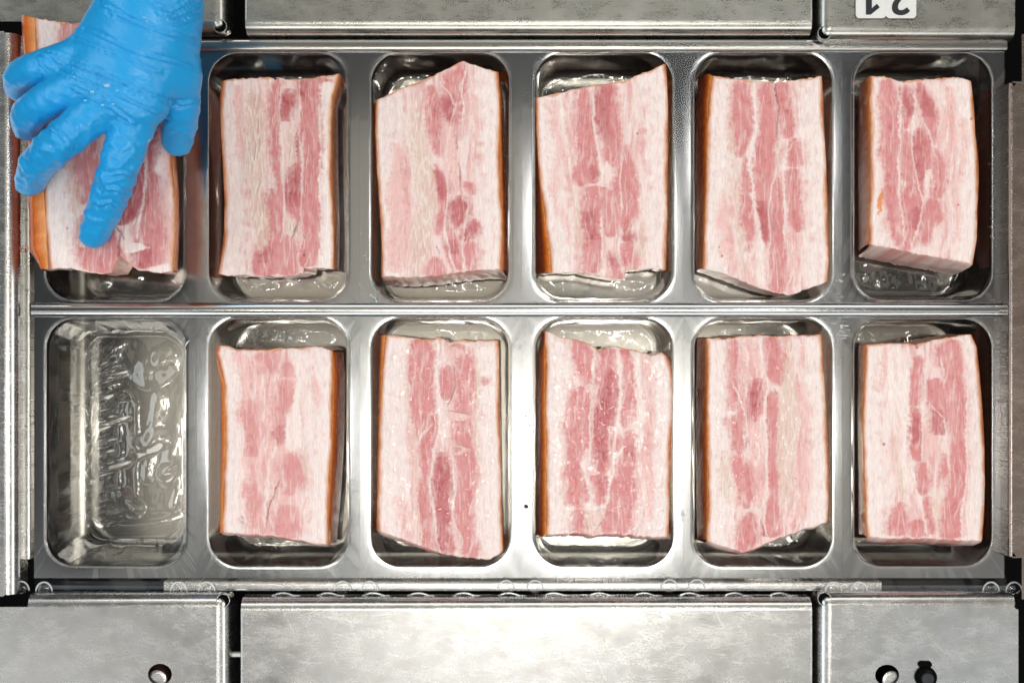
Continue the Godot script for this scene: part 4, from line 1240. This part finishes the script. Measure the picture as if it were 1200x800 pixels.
func make_slab(d: Dictionary, which: int):
	var o := thing("bacon_slab", d.label, "bacon slab", "bacon slabs laid in the trays")
	var m := StandardMaterial3D.new()
	m.albedo_texture = ImageTexture.create_from_image(d.img)
	m.roughness = 1.0
	m.roughness_texture = ImageTexture.create_from_image(d.rgh)
	m.roughness_texture_channel = BaseMaterial3D.TEXTURE_CHANNEL_RED
	m.metallic_specular = 0.5
	m.heightmap_enabled = true
	m.heightmap_texture = ImageTexture.create_from_image(d.hgt)
	m.heightmap_scale = 0.32
	m.texture_repeat = false
	m.subsurf_scatter_enabled = true
	m.subsurf_scatter_strength = 0.04
	var top_h: float = -0.001 + d.lift
	var base_h: float = -0.0405 + d.lift
	var nu := 44
	var nv := 66
	var to_px := func(p: Vector2) -> Vector2: return p / d.sc + Vector2(d.zx, d.zy)
	var wob := FastNoiseLite.new()
	wob.seed = 300 + which
	wob.frequency = 0.06
	# edge curves
	var T := []
	var B := []
	var L := []
	var R := []
	for i in nu + 1:
		var t := float(i) / nu
		var j := sin(PI * t)
		T.append(to_px.call(poly_at(d.top, t)) + Vector2(0, wob.get_noise_2d(i * 5.0, 10.0) * 1.6 + wob.get_noise_2d(i * 23.0, 60.0) * 1.5) * minf(1.0, j * 5.0))
		B.append(to_px.call(poly_at(d.bottom, t)) + Vector2(0, wob.get_noise_2d(i * 5.0, 90.0) * 1.6 + wob.get_noise_2d(i * 23.0, 160.0) * 1.7) * minf(1.0, j * 5.0))
	for i in nv + 1:
		var t := float(i) / nv
		var j := minf(1.0, sin(PI * t) * 5.0)
		L.append(to_px.call(poly_at(d.left, t)) + Vector2(wob.get_noise_2d(i * 3.0, 210.0) * 0.3, 0) * j)
		R.append(to_px.call(poly_at(d.right, t)) + Vector2(wob.get_noise_2d(i * 3.0, 310.0) * 0.3, 0) * j)
	var v := PackedVector3Array()
	var uv := PackedVector2Array()
	for j in nv + 1:
		var s := float(j) / nv
		for i in nu + 1:
			var t := float(i) / nu
			var p: Vector2 = T[i].lerp(B[i], s) + L[j].lerp(R[j], t) - (T[0].lerp(T[nu], t).lerp(B[0].lerp(B[nu], t), s))
			var hh := top_h + 0.0011 * wob.get_noise_2d(p.x * 0.35, p.y * 0.2) + 0.0004 * wob.get_noise_2d(p.x * 1.4, p.y * 0.5 + 99)
			var e := minf(minf(t, 1.0 - t) * nu, minf(s, 1.0 - s) * nv)
			if e < 1.5:
				hh -= 0.0011 * (1.0 - e / 1.5)
			if which == 0:
				# pressed in under the index finger
				hh -= 0.0032 * exp(-p.distance_squared_to(Vector2(111, 272)) / 240.0)
			v.append(at(p.x, p.y, hh))
			uv.append(Vector2((p.x - d.ox) / d.w, (p.y - d.oy) / d.h))
	part("cut_face", build(v, grid_index(nu + 1, nv + 1), uv), m, o)
	# sides
	var limit := Rect2(TRAY_X[d.col] - 78.0, TRAY_Y[d.row] - 141.0, 156.0, 282.0)
	for side in ["left", "right", "top", "bottom"]:
		var tops := []
		var bases := []
		var n := nv + 1 if side == "left" or side == "right" else nu + 1
		for i in n:
			var t := float(i) / (n - 1)
			var k: int
			match side:
				"left": k = i * (nu + 1)
				"right": k = i * (nu + 1) + nu
				"top": k = i
				"bottom": k = nv * (nu + 1) + i
			var a := v[k]
			tops.append(a)
			var b := Vector3(a.x, base_h, a.z)
			var key: String = {"left": "base_l", "right": "base_r"}.get(side, "")
			if key and d.has(key):
				var q: Vector2 = to_px.call(poly_at(d[key], t))
				var flat := at(q.x, q.y, base_h)
				b.x = flat.x
				b.z = lerpf(a.z, flat.z, 0.8)
			elif side == "left":
				b.x -= 1.2 * UNIT
			elif side == "right":
				b.x += 1.2 * UNIT
			elif side == "top":
				b.z -= d.endt * 0.4 * UNIT
			else:
				var q := a / (UNIT * (EYE - a.y) / EYE)
				b.z = at(0, q.z + 400.0 + d.endb, base_h).z
			# the ends of a side share the side walls' lower corners
			if side == "top" or side == "bottom":
				for c in [["base_l", 0], ["base_r", 1]]:
					if d.has(c[0]):
						var q: Vector2 = to_px.call(poly_at(d[c[0]], 0.0 if side == "top" else 1.0))
						var flat := at(q.x, q.y, base_h)
						var share := pow(1.0 - (t if c[1] == 0 else 1.0 - t), 6.0)
						b.x = lerpf(b.x, flat.x, share)
			var w := b / UNIT
			if not d.has("free"):
				b.x = clampf(w.x + 600.0, limit.position.x, limit.end.x) * UNIT - 600.0 * UNIT
				b.z = clampf(w.z + 400.0, limit.position.y, limit.end.y) * UNIT - 400.0 * UNIT
			bases.append(b)
		var sv := PackedVector3Array()
		var sc := PackedColorArray()
		var steps := [0.0, 0.06, 0.16, 0.32, 0.55, 0.8, 1.0]
		for st in steps:
			for i in n:
				var a: Vector3 = tops[i]
				var b: Vector3 = bases[i]
				# a side that flares does so at once; one that leans in stays upright at first
				var flare := (a.x - b.x if side == "left" else b.x - a.x) / UNIT
				var go := pow(st, 0.62 if side == "top" or side == "bottom" else lerpf(1.7, 0.40, smoothstep(-1.0, 4.0, flare)))
				var p := Vector3(lerpf(a.x, b.x, go), lerpf(a.y, b.y, st), lerpf(a.z, b.z, go))
				var nz := wob.get_noise_2d(i * 4.0, st * 60.0 + (0 if side == "left" else 500))
				if st > 0.0 and st < 1.0:
					p += Vector3((-1 if side == "left" else 1) * nz * 0.0006 if (side == "left" or side == "right") else 0.0, 0, nz * 0.0008 if side == "top" or side == "bottom" else 0.0)
				sv.append(p)
				var c: Color
				if side == "left" or side == "right":
					# smoked skin: tan fat line, orange, red brown, nearly black
					var u := clampf(lerpf(st, go, smoothstep(-1.0, 4.0, flare)) + nz * 0.16, 0, 1)
					if u < 0.18:
						c = Color(0.78, 0.33, 0.09).lerp(Color(0.66, 0.155, 0.020), u / 0.18)
					elif u < 0.66:
						c = Color(0.66, 0.155, 0.020).lerp(Color(0.52, 0.085, 0.011), (u - 0.18) / 0.48)
					else:
						c = Color(0.52, 0.085, 0.011).lerp(Color(0.34, 0.042, 0.007), (u - 0.66) / 0.34)
					var patch := 0.72 + 0.55 * (0.5 + 0.5 * wob.get_noise_2d(i * 9.0 + 77, st * 130.0)) + 0.2 * wob.get_noise_2d(i * 31.0, st * 300.0)
					c = Color(c.r * patch, c.g * patch, c.b * patch)
				else:
					# a cut end: bands of fat and meat carried down from the face
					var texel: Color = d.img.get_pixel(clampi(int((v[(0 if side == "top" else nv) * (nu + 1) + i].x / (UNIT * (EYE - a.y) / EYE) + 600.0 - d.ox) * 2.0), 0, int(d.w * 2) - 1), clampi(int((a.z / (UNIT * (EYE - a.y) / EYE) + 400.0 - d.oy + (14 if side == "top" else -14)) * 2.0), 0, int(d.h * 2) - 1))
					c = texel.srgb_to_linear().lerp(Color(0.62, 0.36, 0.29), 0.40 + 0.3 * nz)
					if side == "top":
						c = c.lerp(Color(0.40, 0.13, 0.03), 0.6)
				sc.append(c)
		var flip: bool = side == "left" or side == "bottom"
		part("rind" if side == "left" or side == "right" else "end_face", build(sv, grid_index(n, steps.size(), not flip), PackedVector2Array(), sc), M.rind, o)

# ---------------------------------------------------------------- the gloved hand
func hand():
	var o := thing("gloved_hand", "right hand in a blue glove pressing a bacon slab into its tray", "hand")
	# courses of joints: x, y, height, radius in metres; the palm first
	var courses := [
		[[206, -70, 0.099, 0.0195], [188, 30, 0.099, 0.0175]], [[163, -70, 0.101, 0.0195], [162, 10, 0.101, 0.0165]],
		[[200, 0, 0.095, 0.0165], [172, 120, 0.091, 0.0138]], [[178, -10, 0.100, 0.0165], [142, 114, 0.095, 0.0135]],
		[[158, -5, 0.099, 0.0155], [112, 96, 0.091, 0.0128]], [[142, 5, 0.093, 0.0135], [88, 74, 0.084, 0.0110]],
		[[206, 20, 0.091, 0.0125], [211, 90, 0.080, 0.0115]], [[188, 50, 0.091, 0.0135], [190, 84, 0.085, 0.011]],
		[[168, 108, 0.091, 0.0140], [141, 190, 0.081, 0.0126], [124, 240, 0.061, 0.0116], [109, 275, 0.0462, 0.0092]],
		[[136, 112, 0.093, 0.0138], [78, 160, 0.088, 0.0122], [46, 190, 0.066, 0.0116], [34, 213, 0.044, 0.0094]],
		[[104, 94, 0.090, 0.0130], [58, 116, 0.084, 0.0113], [33, 134, 0.066, 0.0108], [31, 150, 0.046, 0.0088]],
		[[80, 70, 0.084, 0.0114], [48, 79, 0.079, 0.0108], [24, 89, 0.062, 0.0102], [21, 104, 0.044, 0.0086]],
		[[211, 86, 0.080, 0.0120], [212, 128, 0.066, 0.0118], [207, 166, 0.042, 0.0098]]]
	var bones := []
	for course in courses:
		var m: int = course.size()
		var steps := 1 if m == 2 else 4
		for q in m - 1:
			var p0 = course[maxi(q - 1, 0)]
			var p1 = course[q]
			var p2 = course[q + 1]
			var p3 = course[mini(q + 2, m - 1)]
			for k in steps:
				var e := []
				for t in [float(k) / steps, float(k + 1) / steps]:
					for c in 4:
						e.append(cubic_interpolate(p1[c], p2[c], p0[c], p3[c], t))
				bones.append([e[0], e[1], e[2], e[4], e[5], e[6], e[3] * (1.0 if m == 2 else 0.96), e[7] * (1.0 if m == 2 else 0.96), 0.013 if m == 2 else (0.008 if q == 0 and k == 0 else 0.0016)])
	var cell := 0.0016
	var lo := Vector3(1, 1, 1)
	var hi := Vector3(-1, -1, -1)
	var bn := []
	for b in bones:
		var a := at(b[0], b[1], b[2])
		var c := at(b[3], b[4], b[5])
		bn.append([a, c, b[6], b[7], b[8]])
		var r := maxf(b[6], b[7]) + 0.012
		lo = lo.min(a - Vector3.ONE * r).min(c - Vector3.ONE * r)
		hi = hi.max(a + Vector3.ONE * r).max(c + Vector3.ONE * r)
	lo.z = maxf(lo.z, at(0, -64, 0.1).z)
	var nx := int((hi.x - lo.x) / cell) + 2
	var ny := int((hi.y - lo.y) / cell) + 2
	var nz := int((hi.z - lo.z) / cell) + 2
	var f := PackedFloat32Array()
	f.resize(nx * ny * nz)
	f.fill(0.05)
	for which in bn.size():
		var b: Array = bn[which]
		var blend: float = b[4]
		var a: Vector3 = b[0]
		var c: Vector3 = b[1]
		var r0: float = b[2]
		var r1: float = b[3]
		var m := maxf(r0, r1) + blend + 0.004
		var i0 := Vector3i(((a.min(c) - Vector3.ONE * m - lo) / cell).max(Vector3.ZERO))
		var i1 := Vector3i(((a.max(c) + Vector3.ONE * m - lo) / cell).min(Vector3(nx - 1, ny - 1, nz - 1)))
		var ca := c - a
		var l2 := maxf(ca.length_squared(), 1e-9)
		for z in range(i0.z, i1.z + 1):
			for y in range(i0.y, i1.y + 1):
				var k := (z * ny + y) * nx
				for x in range(i0.x, i1.x + 1):
					var p := lo + Vector3(x, y, z) * cell - a
					var t := clampf(p.dot(ca) / l2, 0, 1)
					var dd := (p - ca * t).length() - lerpf(r0, r1, t)
					var e := f[k + x]
					var hmix := maxf(blend - absf(e - dd), 0.0) / blend
					f[k + x] = minf(e, dd) - hmix * hmix * blend * 0.25
	# surface nets
	var vid := PackedInt32Array()
	vid.resize(nx * ny * nz)
	vid.fill(-1)
	var v := PackedVector3Array()
	var idx := PackedInt32Array()
	var corner := PackedInt32Array([0, 1, nx, nx + 1, nx * ny, nx * ny + 1, nx * ny + nx, nx * ny + nx + 1])
	var place := [Vector3(0, 0, 0), Vector3(1, 0, 0), Vector3(0, 1, 0), Vector3(1, 1, 0), Vector3(0, 0, 1), Vector3(1, 0, 1), Vector3(0, 1, 1), Vector3(1, 1, 1)]
	var edges := [[0, 1], [2, 3], [4, 5], [6, 7], [0, 2], [1, 3], [4, 6], [5, 7], [0, 4], [1, 5], [2, 6], [3, 7]]
	for z in nz - 1:
		for y in ny - 1:
			for x in nx - 1:
				var k := (z * ny + y) * nx + x
				var c0 := f[k]
				if c0 > 0.006 or c0 < -0.006:
					continue
				var inside := 0
				for q in 8:
					if f[k + corner[q]] < 0:
						inside += 1
				if inside == 0 or inside == 8:
					continue
				var sum := Vector3.ZERO
				var cnt := 0
				for e in edges:
					var fa := f[k + corner[e[0]]]
					var fb := f[k + corner[e[1]]]
					if (fa < 0) != (fb < 0):
						sum += (place[e[0]] as Vector3).lerp(place[e[1]], fa / (fa - fb))
						cnt += 1
				vid[k] = v.size()
				v.append(lo + (Vector3(x, y, z) + sum / cnt) * cell)
	for z in range(1, nz - 1):
		for y in range(1, ny - 1):
			for x in range(1, nx - 1):
				var k := (z * ny + y) * nx + x
				var s := f[k] < 0
				for ax in 3:
					var step: int = [1, nx, nx * ny][ax]
					if (f[k + step] < 0) == s:
						continue
					var u: int = [nx, nx * ny, 1][ax]
					var w: int = [nx * ny, 1, nx][ax]
					var q0 := vid[k]
					var q1 := vid[k - u]
					var q2 := vid[k - u - w]
					var q3 := vid[k - w]
					if q0 < 0 or q1 < 0 or q2 < 0 or q3 < 0:
						continue
					if s:
						idx.append_array(PackedInt32Array([q0, q2, q1, q0, q3, q2]))
					else:
						idx.append_array(PackedInt32Array([q0, q1, q2, q0, q2, q3]))
	# folds of the thin rubber: long lines across the back, short rings round the fingers, gathers at the wrist
	var n := PackedVector3Array()
	n.resize(v.size())
	for t in range(0, idx.size(), 3):
		var fn := (v[idx[t + 2]] - v[idx[t]]).cross(v[idx[t + 1]] - v[idx[t]])
		n[idx[t]] += fn
		n[idx[t + 1]] += fn
		n[idx[t + 2]] += fn
	var fold := FastNoiseLite.new()
	fold.seed = 8
	fold.noise_type = FastNoiseLite.TYPE_SIMPLEX_SMOOTH
	fold.fractal_type = FastNoiseLite.FRACTAL_RIDGED
	fold.fractal_octaves = 2
	fold.frequency = 0.03
	var lines := [[50, 62, 115, 84, 205, 122], [100, 34, 160, 62, 224, 78], [62, 70, 120, 92, 160, 108], [70, 84, 130, 108, 196, 138], [88, 46, 140, 64, 190, 86], [98, 112, 130, 126, 158, 146], [84, 104, 104, 112, 126, 118], [128, 14, 175, 34, 228, 48],
		[188, 14, 208, 19, 234, 6], [180, 3, 204, 11, 232, -5], [196, 24, 214, 26, 233, 18], [118, 4, 150, 22, 176, 32], [130, 205, 142, 202, 156, 206], [118, 222, 132, 220, 148, 226], [114, 240, 126, 236, 142, 244], [60, 150, 72, 160, 84, 176], [200, 118, 214, 122, 230, 118], [44, 66, 48, 78, 46, 92]]
	for i in v.size():
		var nn := n[i].normalized()
		var k := UNIT * (EYE - v[i].y) / EYE
		var q := Vector2(v[i].x / k + 600.0, v[i].z / k + 400.0)
		var along := q.x * 0.92 + q.y * 0.39
		var across := -q.x * 0.39 + q.y * 0.92
		var back := 1.0 - smoothstep(120.0, 150.0, q.y)
		var a := fold.get_noise_2d(along * 0.35, across * 1.3)
		var b := fold.get_noise_2d(q.x * 1.1 + 400, q.y * 1.1)
		var push := maxf(a, 0.0) * 0.0005 * back + maxf(b, 0.0) * 0.0013 * (1.0 - back)
		for l in lines:
			var p0 := Vector2(l[0], l[1])
			var p1 := Vector2(l[2], l[3])
			var p2 := Vector2(l[4], l[5])
			var d0 := minf(q.distance_to(Geometry2D.get_closest_point_to_segment(q, p0, p1)), q.distance_to(Geometry2D.get_closest_point_to_segment(q, p1, p2)))
			if d0 < 5.0 and nn.y > 0.0:
				push += 0.0010 * exp(-d0 * d0 / 2.4) - 0.0012 * exp(-pow(d0 - 2.8, 2.0) / 1.8)
		v[i] += nn * push
	part("glove", build(v, idx), M.glove, o)
	# pale flecks of grease stuck to the rubber
	for e in [[106, 109, 2.0], [125, 98, 2.6], [101, 117, 1.6], [138, 104, 1.4], [118, 124, 1.5], [130, 123, 1.2], [86, 92, 1.2], [168, 22, 1.5], [173, 27, 1.1], [57, 172, 1.3]]:
		var top := -1.0
		var spot := Vector3.ZERO
		for p in v:
			var k := UNIT * (EYE - p.y) / EYE
			if absf(p.x / k + 600.0 - e[0]) < 2.5 and absf(p.z / k + 400.0 - e[1]) < 2.5 and p.y > top:
				top = p.y
				spot = p
		if top > 0.0:
			part("grease_fleck", lathe(spot, PackedVector2Array([Vector2(0.0001, 0.0006), Vector2(0.6 * e[2] * UNIT, 0.0004), Vector2(e[2] * UNIT, -0.0006)]), 10, Vector2(1.5, 0.8)), M.grease, o)

# ---------------------------------------------------------------- bolts, tiles, scraps
func bolt(label: String, x: float, y: float):
	var o := thing("bolt", label, "bolt")
	var c := at(x, y, 0.0)
	var st := Vector2(1.0, 0.9)
	part("well", lathe(c, PackedVector2Array([Vector2(0.0086, 0.0117), Vector2(0.0084, 0.004), Vector2(0.0083, -0.006), Vector2(0.001, -0.006)]), 28, st), M.rust if x < 400 else M.black, o)
	part("bolt_head", lathe(c + Vector3(0.0006, 0, 0.0014), PackedVector2Array([Vector2(0.0001, 0.0098), Vector2(0.0045, 0.0097), Vector2(0.0066, 0.0095), Vector2(0.0073, 0.0088), Vector2(0.0076, 0.0075), Vector2(0.0077, 0.0030), Vector2(0.0077, -0.005)]), 28), M.plate, o)

func small_things():
	bolt("silver bolt sunk in the bottom left steel cover plate", 187, 790)
	bolt("silver bolt beside the black button", 1040, 791)
	var o := thing("push_button", "round black button under a small black slot", "button")
	var c := at(1085, 793, PLATE_Y)
	part("collar", lathe(c, PackedVector2Array([Vector2(0.0052, 0.0028), Vector2(0.0068, 0.0030), Vector2(0.0074, 0.0022), Vector2(0.0076, -0.001)])), M.black, o)
	part("cap", lathe(c + Vector3(0.0006, 0, 0.0006), PackedVector2Array([Vector2(0.0001, 0.0042), Vector2(0.0036, 0.0040), Vector2(0.0044, 0.0034), Vector2(0.0050, 0.0018)])), M.ink, o)
	var slot := PackedVector2Array()
	for i in 25:
		var t := TAU * i / 24.0
		slot.append(Vector2(signf(cos(t)) * 4.2 + cos(t) * 3.8, sin(t) * 3.8) * UNIT)
	var sv := PackedVector3Array()
	var s0 := at(1084, 778, PLATE_Y)
	for e in [[1.0, 0.0004], [1.0, 0.0012], [0.85, 0.0016], [0.0, 0.0016]]:
		for i in 24:
			sv.append(s0 + Vector3(slot[i].x * e[0], e[1], slot[i].y * e[0]))
	part("key_slot", build(sv, grid_index(24, 4, false, true)), M.black, o)
	# number tiles, read from the other side of the line
	for e in [["1", 1020.5, "white number tile reading 1, upside down"], ["2", 1056.0, "white number tile reading 2, upside down, beside the tile with the 1"]]:
		var tl := thing("number_tile", e[2], "number tile", "number tiles on the cover plate")
		var ring := rounded(at(e[1], 0, PLATE_Y).x, at(0, 3, PLATE_Y).z, 17.6 * UNIT, 18.6 * UNIT, 4.5 * UNIT, 48)
		var v := PackedVector3Array()
		for lev in [[1.0, 0.0001], [1.0, 0.0009], [0.97, 0.0012], [0.0, 0.0012]]:
			for p in ring:
				var mid := Vector2(at(e[1], 0, PLATE_Y).x, at(0, 3, PLATE_Y).z)
				var q := mid.lerp(p, lev[0])
				v.append(Vector3(q.x, PLATE_Y + lev[1], q.y))
		part("tile", build(v, grid_index(48, 4, true, true)), M.white, tl)
		var gum := PackedVector3Array()
		for p in ring:
			gum.append(Vector3(p.x, PLATE_Y + 0.0003, p.y))
		gum.append(gum[0])
		part("glue_line", tube(gum, 0.0005, 6), M.rust, tl)
		var tm := TextMesh.new()
		var font := SystemFont.new()
		font.font_names = PackedStringArray(["Droid Sans"])
		font.font_weight = 700
		tm.font = font
		tm.text = e[0]
		tm.font_size = 64
		tm.pixel_size = 0.00042
		tm.depth = 0.0004
		var ti := part("digit", tm, M.ink, tl)
		ti.transform = Transform3D(Basis(Vector3(-1, 0, 0), Vector3(0, 0, 1), Vector3(0, 1, 0)), at(e[1] + 0.5, 0.0, PLATE_Y + 0.0014))
	# the bracket in the gap beside the bottom plate
	o = thing("gap_bracket", "small pale crossbar in the dark gap between two lower plates", "bracket")
	var g0 := at(270, 767, 0.002)
	var g1 := at(284, 767, 0.002)
	part("crossbar", profile_bar(g0.x, g1.x, true, dome_profile(g0.z, 2.4 * UNIT, 0.003, 0.0006, 0.004)), M.white, o)
	# scraps of meat and drops left on the film
	var rng := RandomNumberGenerator.new()
	rng.seed = 5
	for e in [[26, 293, 2.4, "pale scrap of meat beside the held slab, left edge"], [31, 290, 1.6, "tiny pale scrap next to a larger one, left edge"], [617, 594, 2.2, "dark crumb of meat between the third and fourth lower trays"], [20, 371, 1.6, "small crumb on the left ledge near the divider bar"], [24, 373, 1.4, "tiny crumb on the left ledge, the right of two"]]:
		if e[2] == 0:
			continue
		var s := thing("meat_scrap", e[3], "meat scrap", "scraps of meat on the machine")
		var prof := PackedVector2Array()
		for i in 6:
			var t := i / 5.0 * PI / 2
			prof.append(Vector2(sin(t) * e[2] * UNIT + 0.00001, cos(t) * e[2] * 0.6 * UNIT))
		part("scrap_body", lathe(at(e[0], e[1], 0.0016), prof, 12, Vector2(1.3, 0.8)), M.scrap if e[0] < 600 else M.rust, s)
	var dr := MultiMeshInstance3D.new()
	dr.name = "water_drops"
	var mm := MultiMesh.new()
	mm.transform_format = MultiMesh.TRANSFORM_3D
	var sp := SphereMesh.new()
	sp.radius = 1.0
	sp.height = 2.0
	sp.radial_segments = 12
	sp.rings = 6
	mm.mesh = sp
	var spots := []
	for e in [[988, 392, 9, 26, 60], [612, 402, 7, 16, 16], [985, 330, 6, 40, 8], [426, 300, 5, 60, 16], [438, 350, 8, 8, 14], [800, 360, 90, 3, 22], [620, 500, 4, 50, 12], [1164, 230, 5, 60, 16], [1168, 430, 5, 60, 16], [800, 600, 6, 16, 14], [320, 640, 12, 6, 14]]:
		for i in e[4]:
			spots.append(Vector2(e[0] + rng.randfn() * e[2] * 0.6, e[1] + rng.randfn() * e[3] * 0.6))
	mm.instance_count = spots.size()
	for i in spots.size():
		var r := rng.randf_range(0.35, 1.3) * UNIT
		mm.set_instance_transform(i, Transform3D(Basis().scaled(Vector3(r * rng.randf_range(0.8, 1.5), r * 0.5, r * rng.randf_range(0.8, 1.6))), at(spots[i].x, spots[i].y, 0.0004)))
	dr.multimesh = mm
	dr.material_override = M.drop
	dr.set_meta("kind", "stuff")
	dr.set_meta("label", "water drops scattered on the clear film between the trays")
	dr.set_meta("category", "water drops")
	add_child(dr)
